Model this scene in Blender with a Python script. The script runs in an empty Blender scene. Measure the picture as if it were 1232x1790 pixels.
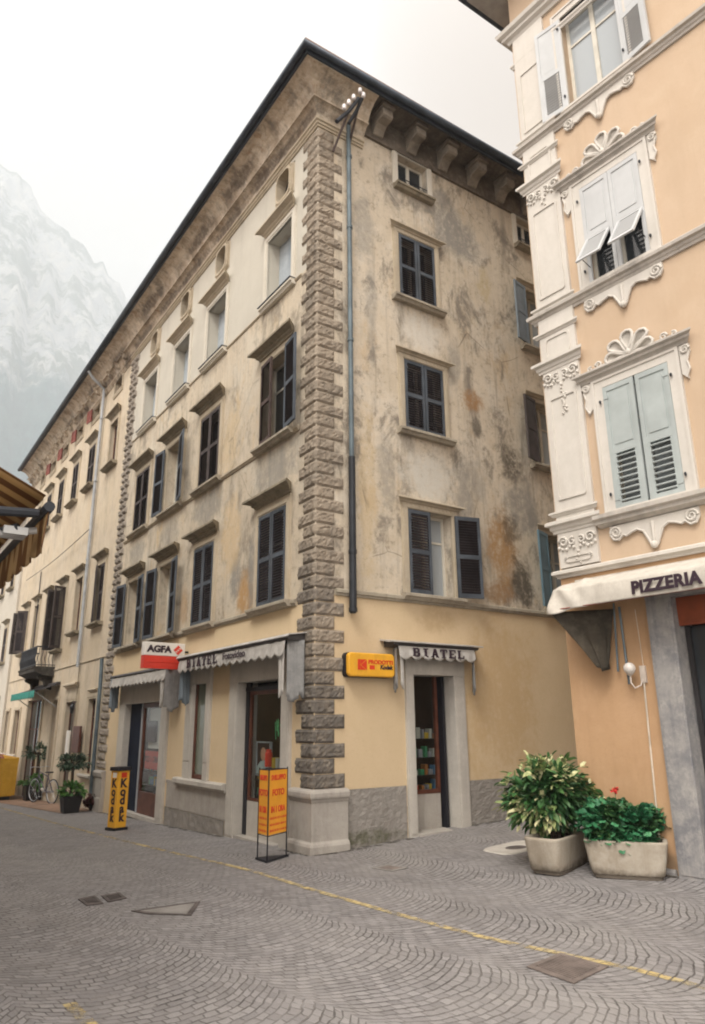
import bpy, bmesh, math, random
from mathutils import Vector, Matrix, noise as mnoise
random.seed(7)
S = bpy.context.scene
COL = S.collection

# ------------------------------------------------------------------ camera
F_PX, PITCH, ROLL = 1251.78, 0.28591, -0.008516
CAM = Vector((0.5534, -10.3090, 1.65))
fw = Vector((0, math.cos(PITCH), math.sin(PITCH))); rt = Vector((1, 0, 0)); up = rt.cross(fw)
c_, s_ = math.cos(ROLL), math.sin(ROLL)
R2 = rt*c_ + up*s_; U2 = -rt*s_ + up*c_
cam_d = bpy.data.cameras.new("camera"); cam = bpy.data.objects.new("camera", cam_d); COL.objects.link(cam)
M = Matrix((R2, U2, -fw)).transposed().to_4x4(); M.translation = CAM
cam.matrix_world = M
cam_d.sensor_fit = 'HORIZONTAL'; cam_d.sensor_width = 36; cam_d.lens = 36*F_PX/1232
cam_d.clip_start = 0.05; cam_d.clip_end = 9000
S.camera = cam

# ------------------------------------------------------------------ light
w = bpy.data.worlds.new("World"); S.world = w; w.use_nodes = True
wt = w.node_tree; bg = wt.nodes['Background']
SUN_EL, SUN_AZ = math.radians(52), math.radians(205)   # azimuth clockwise from +y
sky = wt.nodes.new('ShaderNodeTexSky'); sky.sky_type = 'NISHITA'; sky.sun_disc = False
sky.sun_elevation = SUN_EL; sky.sun_rotation = SUN_AZ
sky.air_density = 1.0; sky.dust_density = 4.0; sky.ozone_density = 1.0
hsv = wt.nodes.new('ShaderNodeHueSaturation'); hsv.inputs['Saturation'].default_value = 0.12
wt.links.new(sky.outputs[0], hsv.inputs['Color'])
mx = wt.nodes.new('ShaderNodeMix'); mx.data_type = 'RGBA'; mx.inputs[0].default_value = 0.85
wt.links.new(hsv.outputs[0], mx.inputs[6]); mx.inputs[7].default_value = (10.7, 9.8, 8.95, 1)
tc = wt.nodes.new('ShaderNodeTexCoord'); dp = wt.nodes.new('ShaderNodeVectorMath'); dp.operation = 'DOT_PRODUCT'
wt.links.new(tc.outputs['Generated'], dp.inputs[0]); dp.inputs[1].default_value = (math.sin(SUN_AZ)*math.cos(SUN_EL), math.cos(SUN_AZ)*math.cos(SUN_EL), math.sin(SUN_EL))
mr = wt.nodes.new('ShaderNodeMapRange'); mr.interpolation_type = 'SMOOTHSTEP'; wt.links.new(dp.outputs['Value'], mr.inputs[0])
mr.inputs[1].default_value = .1; mr.inputs[2].default_value = 1.0; mr.inputs[3].default_value = .87; mr.inputs[4].default_value = 2.7
vm_ = wt.nodes.new('ShaderNodeVectorMath'); vm_.operation = 'SCALE'; wt.links.new(mx.outputs[2], vm_.inputs[0]); wt.links.new(mr.outputs[0], vm_.inputs['Scale'])
wt.links.new(vm_.outputs[0], bg.inputs['Color']); bg.inputs['Strength'].default_value = 0.082
sl = bpy.data.lights.new("sun", 'SUN'); sl.energy = 1.5; sl.angle = math.radians(20); sl.color = (1.0, 0.95, 0.87)
so = bpy.data.objects.new("sun", sl); COL.objects.link(so)
sdir = Vector((math.sin(SUN_AZ)*math.cos(SUN_EL), math.cos(SUN_AZ)*math.cos(SUN_EL), math.sin(SUN_EL)))
so.rotation_euler = sdir.to_track_quat('Z', 'Y').to_euler(); so.location = (0, -5, 30)
S.view_settings.view_transform = 'Standard'; S.view_settings.look = 'None'
S.view_settings.exposure = 0.34; S.view_settings.gamma = 1.0; S.view_settings.use_curve_mapping = False
try:
    S.cycles.filter_width = 2.0; S.cycles.volume_bounces = 4
except Exception: pass

# ------------------------------------------------------------------ frames of the three facades
class FR:
    def __init__(s, o, d, n): s.o, s.d, s.n = Vector(o), Vector(d).normalized(), Vector(n).normalized()
    def p(s, u, w, z): return s.o + s.d*u + s.n*w + Vector((0, 0, z))
    def sub(s, u, w, ang=0.0, flip=1):
        "frame starting at (u,w), turned outward by ang (deg); flip=-1 runs the other way along the wall"
        a = math.radians(ang); d = s.d*flip*math.cos(a) + s.n*math.sin(a); n = -s.d*flip*math.sin(a) + s.n*math.cos(a)
        return FR(s.p(u, w, 0), d, n)
aL, aR, aP = 0.597422, 0.976613, math.radians(-38)
dL = Vector((-math.sin(aL), math.cos(aL), 0)); nL = Vector((-math.cos(aL), -math.sin(aL), 0))
dR = Vector((math.sin(aR), math.cos(aR), 0));  nR = Vector((math.cos(aR), -math.sin(aR), 0))
dP = Vector((math.sin(aP), math.cos(aP), 0));  nP = Vector((-math.cos(aP), math.sin(aP), 0))
L = FR((0, 0, 0), dL, nL); R = FR((0, 0, 0), dR, nR); P = FR((3.95, -1.98, 0), dP, nP)
PC = 1.12                                  # the corner of the pink house along P
A = FR(P.p(PC, 0, 0), dR, Vector((-dR.y, dR.x, 0)))   # its side along the alley
WF = FR((0, 0, 0), (1, 0, 0), (0, 1, 0))

def gz(x, y):
    s = min(x*dL.x + y*dL.y, 45); t = x*dR.x + y*dR.y
    sm = lambda v: 0.5*(v + math.sqrt(v*v + .25))
    return -0.036*sm(s) + 0.06*min(sm(t-.6), 12)/(1 + math.exp(-max(min(s+5, 30), -30)))

# ------------------------------------------------------------------ materials
def s2l(c): return tuple(((v/255)/12.92 if v/255 <= .04045 else ((v/255+.055)/1.055)**2.4) for v in c)
class NT:
    def __init__(s, name):
        s.m = bpy.data.materials.new(name); s.m.use_nodes = True; s.t = s.m.node_tree
        s.b = s.t.nodes['Principled BSDF']; s.out = s.t.nodes['Material Output']
        s.pos = s.n('ShaderNodeNewGeometry').outputs['Position']
    def n(s, ty, **kw):
        nd = s.t.nodes.new(ty)
        for k, v in kw.items(): setattr(nd, k, v)
        return nd
    def set(s, sock, v):
        if isinstance(v, bpy.types.NodeSocket): s.t.links.new(v, sock)
        elif v is not None:
            try: sock.default_value = v
            except Exception: sock.default_value = (*v, 1)
    def math(s, op, a, b=None, c=None, clamp=False):
        nd = s.n('ShaderNodeMath', operation=op, use_clamp=clamp)
        for i, v in enumerate((a, b, c)):
            if v is not None: s.set(nd.inputs[i], v)
        return nd.outputs[0]
    def vm(s, op, a, b):
        nd = s.n('ShaderNodeVectorMath', operation=op); s.set(nd.inputs[0], a); s.set(nd.inputs[1], b)
        return nd.outputs['Value'] if op in ('DOT_PRODUCT', 'LENGTH') else nd.outputs[0]
    def mix(s, f, a, b, mode='MIX'):
        nd = s.n('ShaderNodeMix', data_type='RGBA', blend_type=mode, clamp_factor=True)
        s.set(nd.inputs[0], f); s.set(nd.inputs[6], a if isinstance(a, bpy.types.NodeSocket) else (*a[:3], 1)); s.set(nd.inputs[7], b if isinstance(b, bpy.types.NodeSocket) else (*b[:3], 1))
        return nd.outputs[2]
    def noise(s, scale, detail=4, rough=.6, vec=None, stretch=None, dist=0):
        nd = s.n('ShaderNodeTexNoise'); v = vec or s.pos
        if stretch: v = s.vm('MULTIPLY', v, stretch)
        s.set(nd.inputs['Vector'], v); nd.inputs['Scale'].default_value = scale
        nd.inputs['Detail'].default_value = detail; nd.inputs['Roughness'].default_value = rough; nd.inputs['Distortion'].default_value = dist
        return nd.outputs['Fac']
    def step(s, f, a, b):
        nd = s.n('ShaderNodeMapRange', interpolation_type='SMOOTHSTEP'); s.set(nd.inputs[0], f)
        nd.inputs[1].default_value = a; nd.inputs[2].default_value = b; return nd.outputs[0]
    def bump(s, h, strength=.3, dist=.01, normal=None):
        nd = s.n('ShaderNodeBump'); s.set(nd.inputs['Height'], h); nd.inputs['Strength'].default_value = strength
        nd.inputs['Distance'].default_value = dist
        if normal: s.t.links.new(normal, nd.inputs['Normal'])
        return nd.outputs[0]
    def end(s, col, rough=.8, nrm=None, metal=0, spec=.3):
        s.set(s.b.inputs['Base Color'], col if isinstance(col, bpy.types.NodeSocket) else (*col[:3], 1)); s.set(s.b.inputs['Roughness'], rough)
        s.b.inputs['Metallic'].default_value = metal; s.b.inputs['Specular IOR Level'].default_value = spec
        if nrm: s.t.links.new(nrm, s.b.inputs['Normal'])
        return s.m
def mul(c, k): return tuple(min(1, v*k) for v in c)
MATS = {}
def simple(name, col, rough=.7, var=.2, scale=4, bump=.15, bscale=70, metal=0, spec=.3, dirt=None, dirt_amt=.35):
    t = NT(name); f = t.noise(scale, 5)
    c = t.mix(t.step(f, .3, .7), mul(col, 1-var), mul(col, 1+var))
    if dirt: c = t.mix(t.math('MULTIPLY', t.step(t.noise(scale*.7, 6, .7, stretch=(2, 2, .6)), .5, .72), dirt_amt), c, dirt)
    nr = t.bump(t.noise(bscale, 3), bump, .004) if bump else None
    t.end(c, rough, nr, metal, spec); MATS[name] = t.m; return t.m

def stucco(name, cols, fr, streak=.5, streak_col=(.25, .23, .2), ochre=.0, ochre_col=(.55, .33, .14), pale=.0, pale_col=(.7, .64, .55), blobs=(), scale=.7, rough=.95, bump=.5, cracks=0, soot=0):
    t = NT(name)
    u = t.vm('DOT_PRODUCT', t.vm('SUBTRACT', t.pos, tuple(fr.o)), tuple(fr.d))
    sx = t.n('ShaderNodeSeparateXYZ'); t.set(sx.inputs[0], t.pos); z = sx.outputs[2]
    n1 = t.noise(scale, 6, .65, dist=.4); n2 = t.noise(scale*4.3, 6, .7)
    c = t.mix(t.step(n1, .32, .68), cols[0], cols[1])
    c = t.mix(t.math('MULTIPLY', t.step(n2, .42, .7), .55), c, cols[2])
    if pale: c = t.mix(t.math('MULTIPLY', t.step(t.noise(scale*1.3, 6, .7, vec=t.vm('ADD', t.pos, (13, 7, 3))), .5, .62), pale), c, pale_col)
    if ochre: c = t.mix(t.math('MULTIPLY', t.step(t.noise(scale*2.1, 7, .72, vec=t.vm('ADD', t.pos, (3, 17, 9)), stretch=(1, 1, .6)), .55, .68), ochre), c, ochre_col)
    if streak:
        st = t.noise(1.0, 7, .68, stretch=(2.3, 2.3, .38)); st2 = t.noise(1.0, 6, .7, stretch=(9, 9, .6))
        c = t.mix(t.math('MULTIPLY', t.step(st, .5, .7), streak), c, streak_col)
        c = t.mix(t.math('MULTIPLY', t.step(st2, .5, .75), streak*.6), c, streak_col)
    if soot:
        c = t.mix(t.math('MULTIPLY', t.step(t.noise(1.9, 8, .74, vec=t.vm('ADD', t.pos, (41, 3, 8)), stretch=(1, 1, .6), dist=.3), .50, .66), soot), c, (.20, .175, .145))
        c = t.mix(t.math('MULTIPLY', t.step(t.noise(6.5, 7, .78, vec=t.vm('ADD', t.pos, (4, 31, 8))), .52, .68), soot*.8), c, (.27, .225, .17))
    wob = t.math('MULTIPLY', t.math('SUBTRACT', t.noise(2.6, 6, .72, dist=.5), .5), 1.7)
    brk = t.step(t.math('ADD', t.math('MULTIPLY', t.noise(11, 7, .75), .6), t.math('MULTIPLY', t.noise(1.0, 6, .7, stretch=(7, 7, 1.2)), .4)), .30, .54)
    for (bu, bz, ru, rz, bc, k) in blobs:
        a = t.math('POWER', t.math('DIVIDE', t.math('SUBTRACT', u, bu), ru), 2.0); b = t.math('POWER', t.math('DIVIDE', t.math('SUBTRACT', z, bz), rz), 2.0)
        d = t.math('SUBTRACT', 1.0, t.math('SQRT', t.math('ADD', a, b)))
        f = t.math('MULTIPLY', t.math('MULTIPLY', t.step(t.math('ADD', d, wob), 0.0, .6), k), brk)
        c = t.mix(f, c, bc)
    if cracks:
        vo = t.n('ShaderNodeTexVoronoi', feature='DISTANCE_TO_EDGE'); t.set(vo.inputs['Vector'], t.vm('ADD', t.pos, t.vm('MULTIPLY', t.n('ShaderNodeTexNoise').outputs['Color'], (.4, .4, .4))))
        vo.inputs['Scale'].default_value = .45
        c = t.mix(t.math('MULTIPLY', t.math('MULTIPLY', t.math('SUBTRACT', 1, t.step(vo.outputs[0], 0, .006)), t.step(n1, .5, .6)), cracks), c, (.12, .1, .08))
    c = t.mix(t.math('MULTIPLY', t.step(t.noise(38, 3), .52, .75), .22), c, streak_col)
    nr = t.bump(t.math('ADD', t.noise(90, 4), t.math('MULTIPLY', t.noise(14, 5), 1.6)), bump, .006)
    t.end(c, rough, nr, 0, .15); MATS[name] = t.m; return t.m

def leafmat(name, cols, rough=.45):
    t = NT(name); r = t.n('ShaderNodeNewGeometry').outputs['Random Per Island']
    cr = t.n('ShaderNodeValToRGB'); cr.color_ramp.interpolation = 'LINEAR'; e = cr.color_ramp.elements
    while len(e) < len(cols): e.new(.5)
    for i, (p_, c) in enumerate(cols): e[i].position = p_; e[i].color = (*c, 1)
    t.set(cr.inputs[0], r)
    c = t.mix(t.math('MULTIPLY', t.step(t.noise(30, 3), .4, .7), .35), cr.outputs[0], mul(cols[0][1], .7))
    t.end(c, rough, None, 0, .4); t.b.inputs['Subsurface Weight'].default_value = 0
    return t.m

# ------------------------------------------------------------------ mesh building
WLOC = {}
class MB:
    def __init__(s, fr=WF): s.fr = fr; s.v = []; s.f = []
    def pts(s, ps): i = len(s.v); s.v += [s.fr.p(*q) for q in ps]; return list(range(i, i+len(ps)))
    def raw(s, ps): i = len(s.v); s.v += [Vector(q) for q in ps]; return list(range(i, i+len(ps)))
    def quad(s, *ps): s.f.append(s.pts(ps))
    def box(s, u0, u1, w0, w1, z0, z1):
        i = s.pts([(u, w, z) for z in (z0, z1) for (u, w) in ((u0, w0), (u1, w0), (u1, w1), (u0, w1))])
        for a in ((0, 3, 2, 1), (4, 5, 6, 7), (0, 1, 5, 4), (1, 2, 6, 5), (2, 3, 7, 6), (3, 0, 4, 7)): s.f.append([i[k] for k in a])
    def plate(s, pz, w0, w1):
        "closed outline of (u,z) given a thickness"
        n = len(pz); a = s.pts([(u, w0, z) for u, z in pz]); b = s.pts([(u, w1, z) for u, z in pz])
        s.f += [a[::-1], b]
        for k in range(n): s.f.append([a[k], a[(k+1) % n], b[(k+1) % n], b[k]])
    def ring(s, outer, inner, w0, w1, wi=None):
        n = len(outer); wi = w1 if wi is None else wi
        a = s.pts([(u, w0, z) for u, z in outer]); b = s.pts([(u, w1, z) for u, z in outer])
        c = s.pts([(u, wi, z) for u, z in inner]); d = s.pts([(u, w0, z) for u, z in inner])
        for k in range(n):
            j = (k+1) % n
            for q in ((a, b), (b, c), (c, d), (d, a)): s.f.append([q[0][k], q[0][j], q[1][j], q[1][k]])
    def prof(s, wz, u0, u1, m0=0, m1=0):
        "outline of (w,z) swept along u; m0/m1 mitre the ends"
        n = len(wz); a = s.pts([(u0+m0*w, w, z) for w, z in wz]); b = s.pts([(u1+m1*w, w, z) for w, z in wz])
        s.f += [a[::-1], b]
        for k in range(n): s.f.append([a[k], a[(k+1) % n], b[(k+1) % n], b[k]])
    def slat(s, u0, u1, w, z, hw, t, ang):
        ca, sa = math.cos(ang), math.sin(ang)
        o = [(w + x*ca - y*sa, z + x*sa + y*ca) for x, y in ((-hw, -t), (hw, -t), (hw, t), (-hw, t))]
        s.prof(o, u0, u1)
    def tube(s, ps, r, n=8, world=False, cap=True, closed=False):
        P_ = [Vector(q) if world else s.fr.p(*q) for q in ps]; rings = []; N = len(P_)
        rr = r if isinstance(r, (list, tuple)) else [r]*N
        pu = None
        for i, q in enumerate(P_):
            if closed: t = P_[(i+1) % N] - P_[i-1]
            else: t = P_[min(i+1, N-1)] - P_[max(i-1, 0)]
            if t.length < 1e-9: t = Vector((0, 0, 1))
            t.normalize()
            if pu is None: pu = t.orthogonal().normalized()
            x = (pu - t*pu.dot(t))
            x = x.normalized() if x.length > 1e-6 else t.orthogonal().normalized()
            pu = x; y = t.cross(x)
            rings.append(s.raw([q + (x*math.cos(a)+y*math.sin(a))*rr[i] for a in [2*math.pi*k/n for k in range(n)]]))
        for i in range(N if closed else N-1):
            j = (i+1) % N
            for k in range(n): s.f.append([rings[i][k], rings[i][(k+1) % n], rings[j][(k+1) % n], rings[j][k]])
        if cap and not closed: s.f += [rings[0][::-1], rings[-1]]
    def lathe(s, c, prof, n=20, axis=None, sx=1):
        c = Vector(c); rings = []
        for r, h in prof: rings.append(s.raw([c + Vector((r*sx*math.cos(a), r*math.sin(a), h)) for a in [2*math.pi*k/n for k in range(n)]]))
        for i in range(len(prof)-1):
            for k in range(n): s.f.append([rings[i][k], rings[i][(k+1) % n], rings[i+1][(k+1) % n], rings[i+1][k]])
        s.f += [rings[0][::-1], rings[-1]]
    def ball(s, c, r, n=12, m=8, sc=(1, 1, 1)):
        c = Vector(c)
        s.rings_ = []
        for i in range(m+1):
            a = math.pi*i/m; rr = max(math.sin(a), .001)
            s.rings_.append(s.raw([c + Vector((r*sc[0]*rr*math.cos(b), r*sc[1]*rr*math.sin(b), -r*sc[2]*math.cos(a))) for b in [2*math.pi*k/n for k in range(n)]]))
        for i in range(m):
            for k in range(n): s.f.append([s.rings_[i][k], s.rings_[i][(k+1) % n], s.rings_[i+1][(k+1) % n], s.rings_[i+1][k]])
    def grid(s, nu, nv, fn, world=False):
        i = len(s.v)
        for a in range(nu+1):
            for b in range(nv+1):
                q = fn(a/nu, b/nv); s.v.append(Vector(q) if world else s.fr.p(*q))
        for a in range(nu):
            for b in range(nv):
                k = i + a*(nv+1)+b; s.f.append([k, k+1, k+nv+2, k+nv+1])
    def build(s, name, mat, parent=None, smooth=False, bevel=0, recalc=True, solid=0, loc=None, second=None):
        vs = s.v
        if loc is None:
            xs = [v.x for v in vs]; ys = [v.y for v in vs]; zs = [v.z for v in vs]
            loc = Vector(((min(xs)+max(xs))/2, (min(ys)+max(ys))/2, min(zs)))
        loc = Vector(loc)
        me = bpy.data.meshes.new(name); me.from_pydata([v-loc for v in vs], [], s.f)
        if recalc:
            b = bmesh.new(); b.from_mesh(me); bmesh.ops.recalc_face_normals(b, faces=b.faces); b.to_mesh(me); b.free()
        me.materials.append(mat)
        if second:
            me.materials.append(second[0])
            for k in range(second[1], second[2]): me.polygons[k].material_index = 1
        if smooth: me.polygons.foreach_set('use_smooth', [True]*len(me.polygons))
        o = bpy.data.objects.new(name, me); COL.objects.link(o)
        place(o, loc, parent)
        if bevel:
            md = o.modifiers.new('b', 'BEVEL'); md.width = bevel; md.segments = 2; md.limit_method = 'ANGLE'
        if solid:
            md = o.modifiers.new('s', 'SOLIDIFY'); md.thickness = solid; md.offset = 0
        return o
def place(o, loc, parent):
    loc = Vector(loc); WLOC[o.name] = loc
    if parent: o.parent = parent; o.location = loc - WLOC[parent.name]
    else: o.location = loc
def tag(o, label=None, cat=None, group=None, kind=None):
    if label: o['label'] = label
    if cat: o['category'] = cat
    if group: o['group'] = group
    if kind: o['kind'] = kind
    return o
def root(name, loc, label, cat, group=None):
    o = bpy.data.objects.new(name, None); COL.objects.link(o); o.empty_display_size = .2; place(o, loc, None)
    return tag(o, label, cat, group)
def text(name, body, fr, right, u, w, z, size, mat, parent, ext=.003, bold=0.0, align='CENTER', sx=1.0, shear=0, rotz=0, spacing=1.0):
    "lettering standing on a facade; right=+1/-1 is the reading direction along the frame"
    cu = bpy.data.curves.new(name, 'FONT'); cu.body = body; cu.size = size; cu.align_x = align; cu.align_y = 'CENTER'
    cu.extrude = ext; cu.offset = bold; cu.shear = shear; cu.space_character = spacing
    tmp = bpy.data.objects.new('tmp', cu); COL.objects.link(tmp); bpy.context.view_layer.update()
    me = bpy.data.meshes.new_from_object(tmp.evaluated_get(bpy.context.evaluated_depsgraph_get()))
    bpy.data.objects.remove(tmp); bpy.data.curves.remove(cu); me.materials.clear(); me.materials.append(mat); me.name = name
    o = bpy.data.objects.new(name, me); COL.objects.link(o)
    X = fr.d*right; Z = fr.n; Y = Z.cross(X)
    m = Matrix((X, Y, Z)).transposed()
    if rotz: m = m @ Matrix.Rotation(rotz, 3, 'Z')
    o.rotation_euler = m.to_euler(); o.scale = (sx, 1, 1)
    place(o, fr.p(u, w, z), parent)
    return o
#SPLIT
# ------------------------------------------------------------------ material set
m_quoin = stucco('rusticated_stone', [(.33, .275, .215), (.235, .20, .16), (.41, .35, .28)], L, .45, (.09, .08, .07), scale=1.6, bump=1.0, soot=.55, blobs=[(0, 1.3, 1.2, 1.6, (.10, .095, .09), .8), (.3, 3.4, .5, 1.0, (.12, .11, .10), .7)])
m_quoin2 = stucco('grey_rusticated_stone', [(.30, .265, .225), (.23, .20, .17), (.36, .32, .27)], L, .4, (.1, .09, .08), scale=1.6, bump=1.0)
m_stone = stucco('worn_grey_limestone', [(.40, .37, .33), (.34, .31, .28), (.45, .42, .38)], L, .4, (.17, .16, .14), scale=1.5, bump=.4)
m_stonelite = stucco('pale_limestone', [(.50, .47, .42), (.44, .41, .37), (.55, .52, .47)], L, .35, (.25, .23, .2), scale=1.5, bump=.3)
m_surr = stucco('painted_window_surround', [(.50, .43, .33), (.45, .38, .28), (.54, .48, .38)], L, .45, (.24, .21, .17), scale=1.4, bump=.3)
m_surrW = stucco('clean_window_surround', [(.62, .58, .50), (.57, .53, .45), (.65, .61, .54)], L, .2, (.4, .37, .32), scale=1.4, bump=.2)
m_hood = stucco('weathered_hood_stone', [(.30, .26, .19), (.22, .19, .14), (.36, .31, .24)], L, .6, (.09, .08, .06), scale=2.2, bump=.6)
m_string = stucco('weathered_string_stone', [(.38, .34, .27), (.31, .27, .21), (.43, .38, .31)], L, .5, (.14, .12, .1), scale=1.4, bump=.5)
ORG = (.42, .25, .11); DRK = (.10, .085, .065); GRY = (.26, .245, .22); WHT = (.62, .58, .51)
m_Lup = stucco('aged_cream_stucco', [(.57, .49, .375), (.50, .43, .335), (.62, .555, .455)], L, .6, (.24, .215, .18), ochre=.45, ochre_col=(.52, .36, .17), pale=.4, pale_col=(.58, .54, .46), cracks=.5, soot=.7,
    blobs=[(1.3, 5.75, 1.0, .5, GRY, .8), (4.2, 5.8, .9, .5, GRY, .75), (6.3, 5.75, .8, .45, GRY, .5), (8.6, 5.75, .8, .4, GRY, .7), (2.35, 3.75, .5, .55, (.42, .24, .09), .85), (2.75, 4.1, .3, .6, GRY, .9), (2.1, 4.2, .18, .9, GRY, .8), (5.2, 3.9, .3, .6, (.40, .23, .1), .5),
           (3.0, 5.0, .5, 1.0, (.60, .44, .25), .6), (3.2, 6.9, .5, .9, (.58, .45, .28), .6), (0.6, 6.2, .4, .9, GRY, .4)])
m_Ltop = stucco('grey_cream_plaster', [(.53, .50, .43), (.49, .46, .395), (.56, .53, .46)], L, .3, (.36, .335, .29), scale=.6, bump=.25)
m_Lgf = stucco('cream_yellow_paint', [(.66, .525, .345), (.62, .49, .315), (.69, .55, .375)], L, .12, (.45, .33, .2), scale=.5, bump=.2)
m_Lpink = stucco('peach_paint', [(.68, .47, .29), (.64, .44, .27), (.70, .50, .32)], L, .15, (.45, .33, .22), scale=.5, bump=.2)
m_Rup = stucco('blotched_beige_stucco', [(.60, .52, .41), (.52, .445, .34), (.65, .58, .48)], R, .7, (.21, .185, .155), ochre=.35, ochre_col=(.46, .31, .15), pale=.35, pale_col=WHT, cracks=.7, soot=.9,
    blobs=[(2.2, 8.45, .62, .5, WHT, .95), (2.25, 5.65, .75, .6, (.55, .52, .46), .95), (2.95, 8.0, .25, .6, GRY, .6), (1.35, 5.6, .25, .9, GRY, .6), (3.05, 5.5, .25, .8, GRY, .7),
           (3.4, 7.35, .32, .28, (.33, .19, .09), .95), (3.45, 6.85, .16, .24, DRK, .8), (3.4, 5.8, .3, .5, GRY, .5), (3.2, 10.9, .8, .7, GRY, .9), (2.6, 11.5, .8, .45, GRY, .75), (4.3, 6.3, .35, .6, DRK, .9), (4.5, 5.5, .6, .7, GRY, .8), (3.9, 10.0, .25, .5, (.45, .36, .2), .6),
           (3.9, 4.6, .5, .9, (.36, .21, .09), .9), (4.35, 4.0, .35, .7, DRK, .95), (4.15, 5.0, .3, .4, DRK, .7), (3.7, 3.8, .5, .25, (.3, .18, .09), .8), (0.95, 5.2, .22, 2.0, (.50, .38, .22), .55), (.95, 10.2, .3, .9, GRY, .6), (1.1, 8.6, .15, 1.6, GRY, .5)])
m_Rgf = stucco('yellow_ochre_paint', [(.62, .485, .315), (.58, .45, .285), (.65, .51, .34)], R, .1, (.4, .28, .16), scale=.5, bump=.2, blobs=[(3.6, 2.0, 1.2, 1.8, (.50, .34, .17), .6), (2.3, 3.25, .5, .3, (.42, .3, .17), .6)])
m_plinth = stucco('rough_grey_render', [(.29, .27, .245), (.24, .22, .20), (.34, .31, .28)], R, .5, (.12, .11, .09), scale=2.2, bump=1.0, blobs=[(.8, .12, 1.0, .14, (.10, .10, .06), .8)])
m_cornice = stucco('flaking_cornice_plaster', [(.56, .47, .36), (.40, .32, .235), (.62, .55, .46)], L, .55, (.075, .06, .045), ochre=.6, ochre_col=(.26, .15, .08), pale=.8, pale_col=(.66, .58, .47), scale=1.9, bump=.5, soot=.9, blobs=[(uu_, zz_, 1.1, .12, (.09, .07, .055), .75) for uu_, zz_ in ((.6, 12.10), (1.9, 12.12), (2.7, 12.45), (3.6, 12.08), (4.8, 12.42), (5.6, 12.10), (7.1, 12.12), (8.0, 12.45), (9.3, 12.1), (10.4, 12.0), (11.2, 12.3), (12.6, 12.1), (14, 12.35), (15.4, 12.1), (17, 12.3))])
m_corniceR = stucco('sooty_cornice_plaster', [(.42, .37, .30), (.30, .26, .21), (.52, .46, .38)], R, .5, (.09, .08, .07), pale=.5, pale_col=(.55, .50, .42), soot=.9, scale=1.9, bump=.6)
m_F = stucco('warm_cream_stucco', [(.56, .47, .345), (.52, .44, .34), (.60, .52, .40)], L, .35, (.36, .31, .24), ochre=.3, ochre_col=(.50, .36, .2), pale=.3, pale_col=(.62, .56, .46), bump=.4, soot=.3,
    blobs=[(13.5, 5.0, .5, 1.6, (.45, .38, .28), .5), (15.0, 3.9, 1.0, .5, (.42, .33, .22), .6), (12, 3.7, 1.2, .5, (.45, .37, .26), .5)])
m_F2 = stucco('pale_grey_stucco', [(.52, .48, .41), (.48, .44, .37), (.56, .52, .46)], L, .3, (.34, .31, .27), bump=.4)
m_gutter = simple('painted_gutter_metal', (.045, .055, .07), .45, .25, 3, metal=.3)
m_pipe = simple('blue_grey_pipe', (.12, .155, .175), .5, .25, 3, metal=.2, dirt=(.06, .07, .08))
m_pipeD = simple('dark_iron_pipe', (.035, .038, .045), .5, .25, 3, metal=.3)
m_pipeL = simple('light_grey_pipe', (.36, .38, .40), .5, .15, 3)
m_shut = simple('dark_blue_grey_shutter', (.068, .080, .097), .65, .3, 2.5, dirt=(.10, .105, .11), dirt_amt=.5)
m_shutB = simple('brown_black_shutter', (.060, .048, .046), .7, .3, 2.5, dirt=(.1, .09, .08))
m_slatB = simple('brown_weathered_slats', (.060, .038, .032), .7, .35, 3)
m_slatK = simple('shaded_brown_slats', (.030, .024, .027), .75, .3, 3)  # shade in the louvres is put into this darker slat colour
m_shutG = simple('light_blue_grey_shutter', (.18, .215, .245), .65, .2, 2.5, dirt=(.09, .1, .11))
m_shutT = simple('teal_grey_shutter', (.10, .17, .21), .6, .2, 2.5)
m_shutP = simple('pale_sage_shutter', (.38, .42, .415), .6, .1, 2.5, dirt=(.38, .41, .40), dirt_amt=.5)
m_shutW = simple('white_grey_shutter', (.50, .51, .515), .6, .06, 2.5)
m_sash = simple('cream_sash_paint', (.56, .53, .46), .55, .1)
m_sashD = simple('brown_wood', (.10, .034, .02), .5, .3, 6)
m_dark = simple('shaded_interior', (.018, .014, .014), .9, .2)
m_red = simple('red_brown_paint', (.20, .05, .035), .6, .2)
def glass(name, col=(.03, .035, .04), rough=.06, spec=.6):
    t = NT(name); nr = t.bump(t.noise(3, 2), .05, .02); return t.end(col, rough, nr, 0, spec)
m_glass = glass('window_glass'); m_glassL = glass('sky_pale_glass', (.34, .37, .39), .15, .5)  # the pale glass has the sky's reflection put into its base colour
def clearglass(name):
    t = NT(name); t.t.nodes.remove(t.b); lw = t.n('ShaderNodeLayerWeight'); lw.inputs[0].default_value = .5; ff = t.math('ADD', .03, t.math('MULTIPLY', t.math('POWER', lw.outputs['Facing'], 4.0), .5))
    tr = t.n('ShaderNodeBsdfTransparent'); tr.inputs[0].default_value = (.85, .87, .86, 1); gl = t.n('ShaderNodeBsdfGlossy'); gl.inputs['Roughness'].default_value = .03
    mx_ = t.n('ShaderNodeMixShader'); t.t.links.new(ff, mx_.inputs[0]); t.t.links.new(tr.outputs[0], mx_.inputs[1]); t.t.links.new(gl.outputs[0], mx_.inputs[2])
    t.t.links.new(mx_.outputs[0], t.out.inputs['Surface']); return t.m
m_clear = clearglass('shop_glass')
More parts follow.
